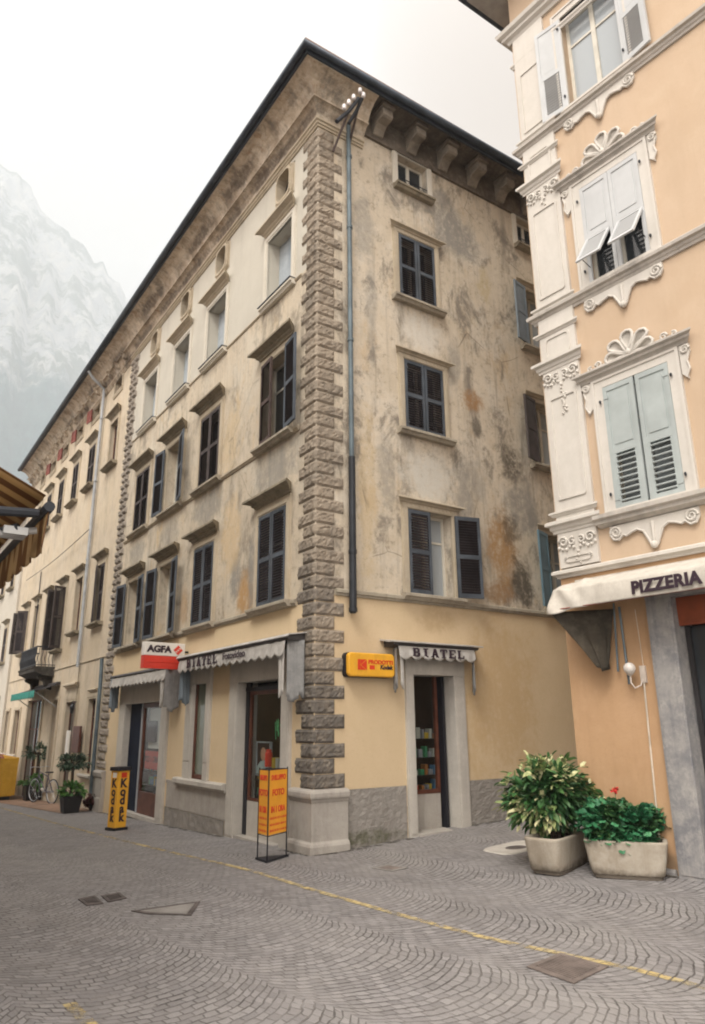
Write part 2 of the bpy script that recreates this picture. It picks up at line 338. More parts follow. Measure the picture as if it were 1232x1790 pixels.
def tiles():
    t = NT('roof_tiles'); w_ = t.n('ShaderNodeTexWave'); t.set(w_.inputs['Vector'], t.pos); w_.inputs['Scale'].default_value = 4
    return t.end(t.mix(t.noise(6), (.22, .1, .06), (.3, .16, .1)), .85, t.bump(w_.outputs['Fac'], .6, .04))
m_roof = tiles()

# ------------------------------------------------------------------ the ground
def cobble_fields(t):
    Ax = Vector((.67, -.742, 0)).normalized(); Bx = Vector((-Ax.y, Ax.x, 0))
    wob = t.n('ShaderNodeTexNoise'); t.set(wob.inputs['Vector'], t.pos); wob.inputs['Scale'].default_value = .9; wob.inputs['Detail'].default_value = 3
    wob2 = t.n('ShaderNodeTexNoise'); t.set(wob2.inputs['Vector'], t.pos); wob2.inputs['Scale'].default_value = 9; wob2.inputs['Detail'].default_value = 2
    v = t.vm('ADD', t.vm('ADD', t.pos, t.vm('MULTIPLY', wob.outputs['Color'], (.34, .34, 0))), t.vm('MULTIPLY', wob2.outputs['Color'], (.035, .035, 0)))
    p = t.vm('DOT_PRODUCT', v, tuple(Bx)); q = t.vm('DOT_PRODUCT', v, tuple(Ax))
    W_ = 1.34; r = W_*.63
    col = t.math('FLOOR', t.math('DIVIDE', t.math('ADD', p, 100*W_+.35), W_))
    x = t.math('SUBTRACT', t.math('SUBTRACT', t.math('ADD', p, 100*W_+.35), t.math('MULTIPLY', col, W_)), W_/2)
    qq = t.math('SUBTRACT', q, t.math('SQRT', t.math('SUBTRACT', r*r, t.math('MULTIPLY', x, x))))
    qq = t.math('ADD', qq, t.math('MULTIPLY', col, .37))
    s_ = t.math('MULTIPLY', t.math('ARCSINE', t.math('DIVIDE', x, r)), r)
    cb = t.n('ShaderNodeCombineXYZ'); t.set(cb.inputs[0], t.math('ADD', s_, 50)); t.set(cb.inputs[1], t.math('ADD', qq, 200)); cb.inputs[2].default_value = 0
    b = t.n('ShaderNodeTexBrick'); t.set(b.inputs['Vector'], cb.outputs[0]); b.offset = .5
    for k, v_ in (('Scale', 1.0), ('Mortar Size', .0060), ('Mortar Smooth', .35), ('Bias', 0.0), ('Brick Width', .092), ('Row Height', .076)): b.inputs[k].default_value = v_
    b.inputs['Color1'].default_value = (0, 0, 0, 1); b.inputs['Color2'].default_value = (1, 1, 1, 1); b.inputs['Mortar'].default_value = (.5, .5, .5, 1)
    fr_ = t.math('FRACT', t.math('DIVIDE', t.math('ADD', qq, 200), .076)); ed = t.math('MULTIPLY', t.math('MINIMUM', fr_, t.math('SUBTRACT', 1, fr_)), .076)
    row = t.math('SUBTRACT', 1, t.step(t.math('ADD', ed, t.math('MULTIPLY', t.math('SUBTRACT', t.noise(22, 3), .5), .012)), .002, .0105))
    mort = t.math('MAXIMUM', t.math('MULTIPLY', row, t.math('ADD', .35, t.math('MULTIPLY', t.step(t.noise(2.3, 6, .75), .36, .60), .65))), t.math('MULTIPLY', b.outputs['Fac'], t.math('MULTIPLY', t.step(t.noise(7, 4), .32, .60), .85)))
    return b.outputs['Color'], mort, s_, qq
def m_cobbles():
    t = NT('fan_laid_cobbles'); rnd, mort, s_, qq = cobble_fields(t)
    c = t.mix(rnd, (.195, .185, .186), (.295, .281, .280))
    c = t.mix(t.math('MULTIPLY', t.step(t.noise(1.0, 6, .7), .4, .7), .45), c, (.29, .274, .262))
    c = t.mix(t.math('MULTIPLY', t.step(t.noise(.55, 5, .7, vec=t.vm('ADD', t.pos, (5, 9, 0))), .5, .72), .5), c, (.16, .15, .145))
    c = t.mix(t.math('MULTIPLY', t.step(t.noise(55, 4), .45, .7), .3), c, (.14, .13, .125))
    c = t.mix(t.math('MULTIPLY', t.step(t.noise(.33, 6, .75, dist=.6, vec=t.vm('ADD', t.pos, (31, 4, 0))), .48, .66), .45), c, (.31, .295, .28))
    c = t.mix(t.math('MULTIPLY', t.step(t.noise(3.1, 6, .8), .60, .72), .5), c, (.12, .11, .10))
    dustf = t.math('MULTIPLY', t.step(t.noise(1.3, 5, .7, vec=t.vm('ADD', t.pos, (15, 2, 0))), .38, .62), .62)
    mc = t.mix(dustf, (.045, .04, .038), (.18, .166, .155))
    c = t.mix(mort, c, mc)
    h = t.math('ADD', t.math('MULTIPLY', t.math('SUBTRACT', 1, mort), 1.0), t.math('MULTIPLY', t.noise(48, 4, .7), .45))
    h = t.math('ADD', h, t.math('MULTIPLY', rnd, .3))
    nr = t.bump(h, .65, .014)
    return t.end(c, t.mix(t.noise(20), (.55,)*3, (.8,)*3), nr, 0, .35)
def axis(lo, hi, fine, n0):
    vals = [lo]; x = fine[0]
    a = [lo + (fine[0]-lo)*(1-(1-k/12)**2.2) for k in range(12)]
    b = [fine[0] + (fine[1]-fine[0])*k/n0 for k in range(n0)]
    c = [fine[1] + (hi-fine[1])*(k/12)**2.2 for k in range(13)]
    return a + b + c
def build_ground():
    xs = axis(-1850, 58, (-25, 25), 90); ys = axis(-38, 2650, (-16, 34), 90)
    mb = MB(); n = len(ys)
    for x in xs:
        for y in ys: mb.v.append(Vector((x, y, gz(x, y))))
    for i in range(len(xs)-1):
        for j in range(n-1): k = i*n+j; mb.f.append([k, k+1, k+n+1, k+n])
    tag(mb.build('ground', m_cobbles(), recalc=True, loc=(0, 0, 0)), kind='structure')
build_ground()
# the worn yellow line
def yline(ptsl, name):
    mb = MB(); seq = []
    for i in range(len(ptsl)-1):
        p0 = ptsl[max(i-1, 0)]; p1 = ptsl[i]; p2 = ptsl[i+1]; p3 = ptsl[min(i+2, len(ptsl)-1)]
        for k in range(6):
            u = k/6
            seq.append([.5*((2*p1[a]) + (-p0[a]+p2[a])*u + (2*p0[a]-5*p1[a]+4*p2[a]-p3[a])*u*u + (-p0[a]+3*p1[a]-3*p2[a]+p3[a])*u**3) for a in (0, 1)])
    seq.append(list(ptsl[-1])); V = [Vector((a, b, 0)) for a, b in seq]
    for i, v in enumerate(V):
        t = (V[min(i+1, len(V)-1)] - V[max(i-1, 0)]).normalized(); s = Vector((-t.y, t.x, 0))*.040
        for q in (v-s, v, v+s): mb.v.append(Vector((q.x, q.y, gz(q.x, q.y)+.005)))
    for i in range(len(V)-1):
        for k in (0, 1): a = i*3+k; mb.f.append([a, a+1, a+4, a+3])
    t = NT('worn_yellow_paint_'+name); rnd, mort, s_, qq = cobble_fields(t)
    c = t.mix(t.step(t.noise(6, 4), .35, .7), (.52, .40, .18), (.40, .34, .21))
    t.end(c, .8, t.bump(t.noise(40), .5, .01))
    tr = t.n('ShaderNodeBsdfTransparent'); mx_ = t.n('ShaderNodeMixShader')
    f = t.math('MULTIPLY', t.math('SUBTRACT', 1, t.math('MULTIPLY', mort, .9)), t.step(t.math('ADD', t.noise(3.2, 5, .75), t.math('MULTIPLY', rnd, .12)), .44, .64))
    t.t.links.new(f, mx_.inputs[0]); t.t.links.new(tr.outputs[0], mx_.inputs[1]); t.t.links.new(t.b.outputs[0], mx_.inputs[2]); t.t.links.new(mx_.outputs[0], t.out.inputs['Surface'])
    tag(mb.build('road_marking', t.m, loc=(seq[0][0], seq[0][1], 0), recalc=False), kind='structure')
yline([(-9.12, 10.67), (-5.48, 5.38), (-3.38, 2.42), (-1.66, .09), (-.57, -1.24), (.2, -2.26), (.95, -3.18), (1.59, -3.91), (2.13, -4.38), (2.5, -4.72), (2.9, -5.2), (3.4, -5.85)], 'a')
yline([(-1.22, -5.22), (-1.05, -5.45), (-.8, -5.78), (-.5, -6.2)], 'b')
# pavement of reddish slabs along the far houses
mb = MB(L); mb.grid(40, 4, lambda a, b: (lambda P_: (P_.x, P_.y, gz(P_.x, P_.y)+.012))(L.p(10.2+a*12, .02+b*(1.15-.35*abs(2*a-1)), 0)), world=True)
tag(mb.build('pavement', simple('reddish_paving', (.25, .16, .11), .85, .25, 3, dirt=(.2, .17, .14)), recalc=False), kind='structure')

# ------------------------------------------------------------------ walls and windows
def wall(name, fr, u0, u1, z0, z1, holes, depth, mat, parent, w=0.0, back=True):
    mb = MB(fr)
    us = sorted({u0, u1, *[v for h in holes for v in h[:2] if u0 < v < u1]}); zs = sorted({z0, z1, *[v for h in holes for v in h[2:4] if z0 < v < z1]})
    idx = {}
    def P_(u, z):
        if (u, z) not in idx: idx[(u, z)] = mb.pts([(u, w, z)])[0]
        return idx[(u, z)]
    for a, b in zip(us, us[1:]):
        for c, d in zip(zs, zs[1:]):
            um, zm = (a+b)/2, (c+d)/2
            if any(h[0] < um < h[1] and h[2] < zm < h[3] for h in holes): continue
            mb.f.append([P_(a, c), P_(b, c), P_(b, d), P_(a, d)])
    for h in holes:
        a, b, c, d = h[0], h[1], max(h[2], z0), min(h[3], z1)
        if c >= d: continue
        q = [(a, c), (b, c), (b, d), (a, d)]
        for k in range(4):
            if k == 0 and h[2] < z0: continue
            if k == 2 and h[3] > z1: continue
            p1, p2 = q[k], q[(k+1) % 4]
            mb.quad((p1[0], w, p1[1]), (p2[0], w, p2[1]), (p2[0], w-depth, p2[1]), (p1[0], w-depth, p1[1]))
    return mb.build(name, mat, parent, recalc=False)

def leaf(parent, fr, u, w, ang, flip, W_, z0, z1, mat, split=.5, solid=False, name='shutter', slatmat=None, part_louvre=None):
    f = fr.sub(u, w, ang, flip); mb = MB(f); T = .036; st = .055
    zm = z0 + (z1-z0)*split
    mb.box(0.003, st, 0, T, z0, z1); mb.box(W_-st, W_-.003, 0, T, z0, z1)
    for a, b in ((z0, z0+.075), (zm-.035, zm+.035), (z1-.065, z1)): mb.box(st, W_-st, .002, T-.002, a, b)
    f0 = len(mb.f); f1 = f0
    if solid:
        for a, b in ((z0+.075, zm-.035), (zm+.035, z1-.065)):
            mb.box(st, W_-st, .012, T-.014, a, b)
            mb.box(st+.045, W_-st-.045, .010, T-.004, a+.05, b-.05)
    elif part_louvre:
        a, b = zm+.035, z1-.065; mb.box(st, W_-st, .012, T-.014, a, b); mb.box(st+.04, W_-st-.04, .010, T-.005, a+.05, b-.05)
        a, b = z0+.075, zm-.035; n = part_louvre; pitch = (b-a)/n
        if n > 0:
            mb.box(st, st+.035, .004, T-.004, a, b); mb.box(W_-st-.035, W_-st, .004, T-.004, a, b)
            for k in range(n): mb.slat(st+.035, W_-st-.035, T*.55, a+(k+.5)*pitch, .026, .006, math.radians(-32))
    else:
        for a, b in ((z0+.075, zm-.035), (zm+.035, z1-.065)):
            n = max(4, int((b-a)/.043)); pitch = (b-a)/n
            for k in range(n): mb.slat(st-.004, W_-st+.004, T*.5, a+(k+.5)*pitch, .023, .0045, math.radians(-48))
        f1 = len(mb.f)
    mb.box(.01, .07, T, T+.008, z0+.12, z0+.15); mb.box(.01, .07, T, T+.008, z1-.17, z1-.14)
    return mb.build(name, mat, parent, second=(m_slatK, f0, f1) if f1 > f0 else None)

def sash(parent, fr, u0, u1, z0, z1, w, mat, glassm, bars=(.5,), hb=(.68,)):
    mb = MB(fr); t = .05
    mb.box(u0, u0+t, w, w+.04, z0, z1); mb.box(u1-t, u1, w, w+.04, z0, z1); mb.box(u0+t, u1-t, w+.001, w+.039, z0, z0+t); mb.box(u0+t, u1-t, w+.001, w+.039, z1-t, z1)
    for b in bars: c = u0+(u1-u0)*b; mb.box(c-.035, c+.035, w-.002, w+.046, z0+t, z1-t)
    for b in hb: c = z0+(z1-z0)*b; mb.box(u0+t, u1-t, w+.003, w+.036, c-.018, c+.018)
    mb.build('sash', mat, parent)
    g = MB(fr); g.box(u0+t*.5, u1-t*.5, w+.010, w+.018, z0+t*.5, z1-t*.5); g.build('pane', glassm, parent)

HOOD = [(0, 0), (.045, 0), (.05, .035), (.085, .06), (.09, .09), (.15, .12), (.19, .13), (.19, .17), (.165, .195), (0, .21)]
def hood(parent, fr, u0, u1, z, mat, h=.21, proj=1.0, name='hood', dent=False):
    mb = MB(fr); pr = [(w_*proj, z+zz*h/.21) for w_, zz in HOOD]; mb.prof(pr, u0, u1, -1, 1)
    if dent:
        n = int((u1-u0)/.085)
        for k in range(n): c = u0+(k+.5)*(u1-u0)/n; mb.box(c-.025, c+.025, .01, .075*proj, z-.06, z-.002)
    return mb.build(name, mat, parent)
def sillp(parent, fr, u0, u1, z, mat, d=.15, h=.1):
    mb = MB(fr); mb.prof([(0, z-h), (d*.6, z-h), (d*.8, z-h*.55), (d, z-h*.5), (d, z-.012), (d-.012, z), (0, z)], u0, u1, 0, 0)
    return mb.build('sill', mat, parent)
def window(parent, fr, u0, u1, z0, z1, ms, sw=.12, st=.12, proud=.035, hoodspec=None, hm=None, sm=None, sillx=.2, leaves=(), sashspec=None, depth=.26, label=None, frieze=0, below=0, silld=.15):
    """stone surround as the part; hood, sill, sash, pane and shutters as its sub-parts"""
    o = [(u0-sw, z0-below), (u1+sw, z0-below), (u1+sw, z1+st), (u0-sw, z1+st)]; i = [(u0, z0), (u1, z0), (u1, z1), (u0, z1)]
    mb = MB(fr); mb.ring(o, i, -.02, proud)
    mb.ring([(u0-sw+.02, z0+.001), (u1+sw-.02, z0+.001), (u1+sw-.02, z1+st-.02), (u0-sw+.02, z1+st-.02)], [(u0+.03-sw*.5, z0+.01), (u1+sw*.5-.03, z0+.01), (u1+sw*.5-.03, z1+st*.5-.03), (u0-sw*.5+.03, z1+st*.5-.03)], 0, proud+.012)
    if frieze: mb.box(u0-sw+.01, u1+sw-.01, -.01, proud-.008, z1+st+.001, z1+st+frieze)
    wn = mb.build('window', ms, parent, loc=fr.p((u0+u1)/2, 0, z0))
    if label: wn['label'] = label
    # deep opening: jambs, floor and back wall
    if hoodspec: hood(wn, fr, u0-hoodspec[0], u1+hoodspec[0], z1+st+frieze, hm or ms, *hoodspec[1:])
    sillp(wn, fr, u0-sillx, u1+sillx, z0-.001, sm or ms, silld)
    if sashspec: sash(wn, fr, u0, u1, z0, z1, -depth+.03, *sashspec)
    W_ = (u1-u0)/2
    for lf in leaves:
        side, ang, mat = lf[:3]; kw = lf[3] if len(lf) > 3 else {}
        uu, fl = (u0, 1) if side == 'lo' else (u1, -1)
        leaf(wn, fr, uu, proud+.014-.04 if ang == 0 else proud+(.085 if ang > 150 else .014), ang, fl, W_-.004, z0+.01, z1-.01, mat, **kw)
    return wn

# ------------------------------------------------------------------ corner building
CB = root('corner_building', (0, 0, 0), 'tall cream corner building with rough stone quoins, dark shutters and photo shop at street level', 'building')
UE = 10.35; TE = 9.0; ZT = 12.75
BAY = [(.86, 1.81), (3.70, 4.67), (5.74, 6.72), (7.96, 8.96)]
holesL1 = [(a, b, 3.46, 5.03) for a, b in BAY]; holesL2 = [(a, b, 6.30, 7.88) for a, b in BAY]
holesLT = [(a, b, 9.13, 10.54) for a, b in BAY]
OV = [(1.17, 11.40), (4.0, 11.46), (6.1, 11.46), (8.3, 11.46)]
holesO = [(u-.34, u+.34, z-.36, z+.36) for u, z in OV]
gfL = [(5.90, 8.50, -.6, 2.15), (3.66, 4.40, .66, 2.40), (.84, 2.46, -.6, 2.36)]
wall('wall', L, 0, UE, 3.44, 9.12, holesL1+holesL2, .28, m_Lup, CB)
wall('upper_wall', L, 0, UE, 9.12, 12.3, holesLT+holesO, .3, m_Ltop, CB)
wall('ground_floor_wall', L, 0, UE, -.5, 3.44, gfL, .32, m_Lgf, CB)
R1 = (1.70, 2.56)
holesR = [(1.76, 2.49, 11.42, 12.14), (1.72, 2.57, 8.98, 10.33), (1.76, 2.64, 6.42, 7.76), (1.74, 2.69, 3.60, 5.02),
          (4.98, 5.7, 11.42, 12.14), (4.98, 5.83, 8.98, 10.33), (4.98, 5.84, 6.42, 7.76), (5.0, 5.9, 3.60, 5.02)]
wall('wall', R, 0, TE, 3.48, 12.3, holesR, .26, m_Rup, CB)
wall('ground_floor_wall', R, 0, TE, -.5, 3.48, [(1.70, 2.64, -.6, 2.39)], .3, m_Rgf, CB)
# back walls and the roof
mb = MB(L)
far = (L.p(UE, 0, 0), L.p(UE, -TE, 0), R.p(TE, 0, 0))
q = [far[0], far[1], R.p(TE, 0, 0)]
for a, b in ((far[0], far[1]), (far[1], far[2])):
    i = mb.raw([a+Vector((0, 0, -1)), b+Vector((0, 0, -1)), b+Vector((0, 0, 12.3)), a+Vector((0, 0, 12.3))]); mb.f.append(i)
mb.build('back_wall', m_Lup, CB, recalc=False)
def edge_path(w, z): return [L.p(UE, w, z), Vector((0, 0, z)) + nL*w + nR*w, R.p(TE, w, z)]
mb = MB(); e = edge_path(.66, 12.82)
ridge = [L.p(UE, -4, 14.6), Vector((0, 0, 14.6)) - nL*4 - nR*4, R.p(TE, -4, 14.6)]
lo = [L.p(UE, .66, 12.74), Vector((0, 0, 12.74)) + nL*.66 + nR*.66, R.p(TE, .66, 12.74)]
i = mb.raw(e+ridge+lo)
mb.f += [[i[0], i[1], i[4], i[3]], [i[1], i[2], i[5], i[4]], [i[6], i[7], i[1], i[0]], [i[7], i[8], i[2], i[1]]]
mb.f += [[i[3], i[4], i[5]]]
mb.build('roof', m_roof, CB, recalc=False)
# soffit boards over the alley and cornice sweep
def sweep2(prof, name, mat, u_end, t_end, parent, smooth=False):
    mb = MB(); n = len(prof); rows = []
    NL = 24; NR = 12
    for k in range(NL+1): rows.append(mb.raw([L.p(u_end + (-w - u_end)*k/NL, w, z) for w, z in prof]))
    rows[-1] = mb.raw([Vector((0, 0, z)) + nL*w + nR*w for w, z in prof])
    for k in range(1, NR+1): rows.append(mb.raw([R.p(-w + (t_end + w)*k/NR, w, z) for w, z in prof]))
    for a, b in zip(rows, rows[1:]):
        for k in range(n-1): mb.f.append([a[k], a[k+1], b[k+1], b[k]])
    mb.f += [rows[0][::-1], rows[-1]]
    return mb.build(name, mat, parent, recalc=False, smooth=smooth)
cov = [(0, 11.84), (.03, 11.84), (.03, 11.875), (.055, 11.885), (.055, 11.925), (.085, 11.94), (.085, 11.975), (.06, 11.985)]
cov2 = [(.06, 11.98), (.07, 12.06), (.10, 12.14), (.15, 12.2), (.19, 12.22), (.23, 12.225), (.23, 12.26), (.20, 12.27), (.24, 12.36), (.32, 12.47), (.42, 12.55), (.50, 12.58), (.56, 12.585), (.56, 12.73), (0, 12.735)]
sweep2(cov, 'moulding', m_surr, UE, .95, CB)
sweep2(cov2, 'cornice', m_cornice, UE, .95, CB)
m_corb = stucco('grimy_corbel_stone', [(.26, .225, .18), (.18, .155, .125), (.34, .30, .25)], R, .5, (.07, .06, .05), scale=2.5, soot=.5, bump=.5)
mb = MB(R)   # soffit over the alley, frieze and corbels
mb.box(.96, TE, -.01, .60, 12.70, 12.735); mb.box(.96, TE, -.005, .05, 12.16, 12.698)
mb.build('soffit', stucco('dark_soffit', [(.15, .125, .10), (.10, .085, .07), (.24, .20, .16)], R, .5, (.05, .045, .04), scale=1.5, soot=.6), CB)  # darker colour on the soffit and the frieze between the corbels
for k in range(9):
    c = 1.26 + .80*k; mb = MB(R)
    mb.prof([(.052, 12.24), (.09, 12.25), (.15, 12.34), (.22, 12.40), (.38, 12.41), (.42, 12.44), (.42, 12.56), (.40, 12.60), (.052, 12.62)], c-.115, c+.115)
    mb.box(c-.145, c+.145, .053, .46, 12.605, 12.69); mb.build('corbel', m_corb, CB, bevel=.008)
def gutter(ptsl, r, parent, mat, name='gutter'):
    mb = MB(); mb.tube(ptsl, r, 10, world=True); return mb.build(name, mat, parent, smooth=True)
gutter([L.p(UE+.02, .65, 12.70), L.p(5, .65, 12.705), Vector((0, 0, 12.71))+nL*.65+nR*.65, R.p(5, .65, 12.72), R.p(TE, .65, 12.73)], .075, CB, m_gutter)
mb = MB(); pr = [(.57, 12.585), (.60, 12.585), (.60, 12.76), (.57, 12.76)]
for fr_, a, b in ((L, -.6, UE), (R, -.6, TE)): pass
sweep2([(.562, 12.60), (.60, 12.60), (.62, 12.80), (.562, 12.80)], 'fascia', m_gutter, UE, TE, CB)

# quoins
def quoin(mb, path, z0, z1, proud=.028, amp=.017, seed=0, nu=16, nv=7):
    "path: list of (point, outward) in plan; a pillowed, pitted block"
    d = [0]
    for a, b in zip(path, path[1:]): d.append(d[-1] + (b[0]-a[0]).length)
    T = d[-1]
    def fn(a, b):
        s = a*T; k = max(i for i in range(len(d)-1) if d[i] <= s+1e-9); f = (s-d[k])/(d[k+1]-d[k]); f = min(f, 1)
        p = path[k][0].lerp(path[k+1][0], f); nrm = path[k][1] if f < .5 else path[k+1][1]
        z = z0 + (z1-z0)*b
        e = min(s, T-s, z-z0+1e-4, z1-z); e = max(e, 0)
        pil = math.sqrt(min(1, e/.020))
        nz = mnoise.noise(Vector((p.x*17+seed, p.y*17, z*19)))*.6 + mnoise.noise(Vector((p.x*41, p.y*41+seed, z*43)))*.55
        return p + nrm*(proud*pil + amp*nz*pil*1.6) + Vector((0, 0, z))
    mb.grid(nu, nv, fn, world=True)
mb = MB(); z = .78; k = 0
while z < 11.8:
    h = .197 + .006*math.sin(k*1.7)
    long = k % 2 == 0
    a, b = (.44, .50) if not long else (.30, .34)
    if not long: a, b = .50, .33
    else: a, b = .35, .50
    dia = (nL+nR)
    path = [(dL*a, nL), (dL*.015, nL), (Vector((0, 0, 0)), dia*.9), (dR*.015, nR), (dR*b, nR)]
    quoin(mb, path, z+.003, min(z+h-.003, 11.83), seed=k*3.1, nu=26, nv=6)
    z += h; k += 1
mb.build('quoins', m_quoin, CB, recalc=False)
mb = MB(); z = .62; k = 0
while z < 11.8:
    h = .19; a, b = (9.72, 10.40) if k % 2 == 0 else (9.84, 10.33)
    mid = (a+b)/2
    quoin(mb, [(dL*a, nL), (dL*mid, nL)], z+.006, z+h-.006, seed=k*1.3, nu=6, nv=4, proud=.06); quoin(mb, [(dL*(mid+.004), nL), (dL*b, nL)], z+.006, z+h-.006, seed=k*2.3+50, nu=6, nv=4, proud=.06)
    z += h; k += 1
mb.build('quoins', m_quoin2, CB, recalc=False)
# corner plinth block (wraps the corner) and its mouldings
def wrap(prof, a, b, mat, name, parent):
    mb = MB(); n = len(prof); rows = [mb.raw([L.p(a, w, z) for w, z in prof]), mb.raw([Vector((0, 0, z))+nL*w+nR*w for w, z in prof]), mb.raw([R.p(b, w, z) for w, z in prof])]
    for p0, p1 in zip(rows, rows[1:]):
        for k in range(n-1): mb.f.append([p0[k], p0[k+1], p1[k+1], p1[k]])
    mb.f += [rows[0][::-1], rows[-1]]; return mb.build(name, mat, parent, recalc=False)
wrap([(0, -.3), (.125, -.3), (.125, .09), (.11, .12), (.085, .14), (.08, .15), (.08, .62), (.09, .635), (.10, .66), (.12, .68), (.125, .70), (.125, .745), (.11, .77), (.07, .785), (0, .79)], .52, .50, m_stone, 'corner_plinth', CB)
mb = MB(L); mb.prof([(0, -.6), (.10, -.6), (.10, -.05), (.085, -.02), (.085, .42), (.11, .45), (.12, .53), (.09, .57), (0, .59)], 9.66, 10.40); mb.build('corner_plinth', m_stone, CB)
mb = MB(R); mb.grid(60, 60, lambda a, b: (.5+a*1.07, .014+.008*mnoise.noise(Vector((a*14, b*14, 1)))+.006*mnoise.noise(Vector((a*40, b*40, 1))), -.3+b*1.06)); mb.build('rendered_plinth', m_plinth, CB, recalc=False)
mb = MB(R); mb.grid(200, 50, lambda a, b: (2.80+a*6.2, .014+.008*mnoise.noise(Vector((a*81, b*14, 5)))+.006*mnoise.noise(Vector((a*230, b*40, 5))), -.3+b*1.07)); mb.build('rendered_plinth', m_plinth, CB, recalc=False)
# string courses
def string(fr, u0, u1, z, h, w, mat, parent, name='string_course'):
    mb = MB(fr); mb.prof([(0, z), (w*.5, z), (w*.6, z+h*.3), (w, z+h*.4), (w, z+h*.85), (w*.7, z+h), (0, z+h)], u0, u1); return mb.build(name, mat, parent)
string(L, .52, 9.7, 3.35, .095, .055, m_string, CB); string(L, .52, 9.7, 6.20, .085, .05, m_surr, CB); string(L, .5, 9.7, 9.07, .045, .03, m_surr, CB)
string(R, .34, TE, 3.46, .10, .06, m_string, CB)
# windows of the street front
LOUV = {}
w1 = dict(sw=.13, st=.10, hm=m_hood, sm=m_string, frieze=.06, hoodspec=(.10, .19, 1.15))
rows = [
 (3.46, 5.03, m_surr, [[('lo', 0, m_shut), ('hi', 0, m_shut)], [('lo', 0, m_shut), ('hi', 0, m_shut)], [('lo', 171, m_shut), ('hi', 174, m_shut)], [('lo', 174, m_shut), ('hi', 173, m_shut)]]),
 (6.30, 7.88, m_surr, [[('lo', 172, m_shut), ('hi', 5, m_slatB)], [('lo', 0, m_shutB), ('hi', 0, m_shutB)], [('lo', 168, m_shut), ('hi', 175, m_shut)], [('lo', 0, m_shutB), ('hi', 0, m_shutB)]])]
for z0, z1, ms, lv in rows:
    for (a, b), l in zip(BAY, lv): window(CB, L, a, b, z0, z1, ms, leaves=l, sashspec=(m_sash, m_glass), **w1)
m_sheet = stucco('frosted_blue_grey_sheet', [(.40, .44, .47), (.33, .37, .41), (.46, .50, .53)], L, .6, (.24, .28, .31), scale=3, bump=.1)
for (a, b) in BAY:
    wn = window(CB, L, a, b, 9.13, 10.54, m_surrW, sw=.13, st=.13, proud=.03, hoodspec=(.06, .19, 1.0), hm=m_surr, sm=m_surrW, sillx=.14, frieze=.02, silld=.12)
    mb = MB(L); mb.box(a, b, -.26, -.24, 9.13, 10.54); mb.build('blind', m_sheet, wn)
    mb = MB(L); mb.box(a-.15, b+.15, .0, .135, 9.131, 9.145); mb.build('sill_edge', m_gutter, wn)
# oval openings under the cornice
for k, (u, z) in enumerate(OV):
    n = 28; ru, rz = .27, .31
    el = lambda f: [(u+ru*f*math.cos(t)*(1-.10*math.cos(4*t)), z+rz*f*math.sin(t)*(1-.08*math.cos(4*t))) for t in [2*math.pi*i/n for i in range(n)]]
    sq = []
    for t in [2*math.pi*i/n for i in range(n)]:
        c, s = math.cos(t), math.sin(t); m_ = max(abs(c), abs(s)); sq.append((u+.345*c/m_, z+.365*s/m_))
    mb = MB(L); mb.ring(sq, el(1.0), -.14, .003); mb.ring(el(1.28), el(1.02), 0, .05); mb.ring(el(1.14), el(1.0), 0, .075)
    for aa in range(4):
        t = math.pi/4+aa*math.pi/2; cu_, cz_ = u+ru*1.3*math.cos(t), z+rz*1.3*math.sin(t)
        mb.tube([(cu_+.05*math.cos(b)*(1-b/9), .05, cz_+.05*math.sin(b)*(1-b/9)) for b in [x*.6 for x in range(12)]], .014, 6)
    ov = mb.build('oval_window', m_surr, CB, loc=L.p(u, 0, z-.36))
    mb = MB(L); mb.box(u-.34, u+.34, -.15, -.13, z-.36, z+.36); mb.build('pane', m_dark, ov)  # back panel: the shadow inside the oval is put into its near-black colour
# windows over the alley
wr = dict(sw=.12, st=.08, hm=m_surr, sm=m_string, sillx=.17, hoodspec=(.13, .10, .65, 'hood', True))
SIDE = [(1.72, 2.57, 8.98, 10.33, [('lo', 0, m_shut), ('hi', 0, m_shut)]), (1.76, 2.64, 6.42, 7.76, [('lo', 0, m_shut), ('hi', 0, m_shut)]), (1.74, 2.69, 3.60, 5.02, [('lo', 0, m_shut), ('hi', 165, m_shut)]),
        (4.98, 5.83, 8.98, 10.33, [('lo', 168, m_shutG, dict(solid=True)), ('hi', 165, m_shutG, dict(solid=True))]), (4.98, 5.84, 6.42, 7.76, [('lo', 166, m_shutB, dict(solid=True)), ('hi', 165, m_shutB, dict(solid=True))]), (5.0, 5.9, 3.60, 5.02, [('lo', 160, m_shutT, dict(solid=True)), ('hi', 20, m_shutT, dict(solid=True))])]
for a, b, z0, z1, lv in SIDE: window(CB, R, a, b, z0, z1, m_surr, leaves=lv, sashspec=(m_sash, m_glassL if a > 4 or z0 < 4 else m_glass), **wr)
for a, b in ((1.76, 2.49), (4.98, 5.7)):
    wn = window(CB, R, a, b, 11.42, 12.14, m_surrW, sw=.12, st=.1, proud=.03, hoodspec=None, sm=m_hood, sillx=.1, sashspec=(m_sash, m_glass, (.5,), ()), depth=.2)
    mb = MB(R); mb.tube([(a+.01, .02, 11.62), (b-.01, .02, 11.62)], .009, 6)
    for kk in range(6):
        c = a+.06+kk*.11; mb.tube([(c+.045*math.cos(x*.7), .02, 11.53+.06*math.sin(x*.7)) for x in range(10)], .006, 5)
    mb.tube([(a+.01, .02, 11.45), (b-.01, .02, 11.45)], .009, 6); mb.build('window_rail', m_pipeD, wn)
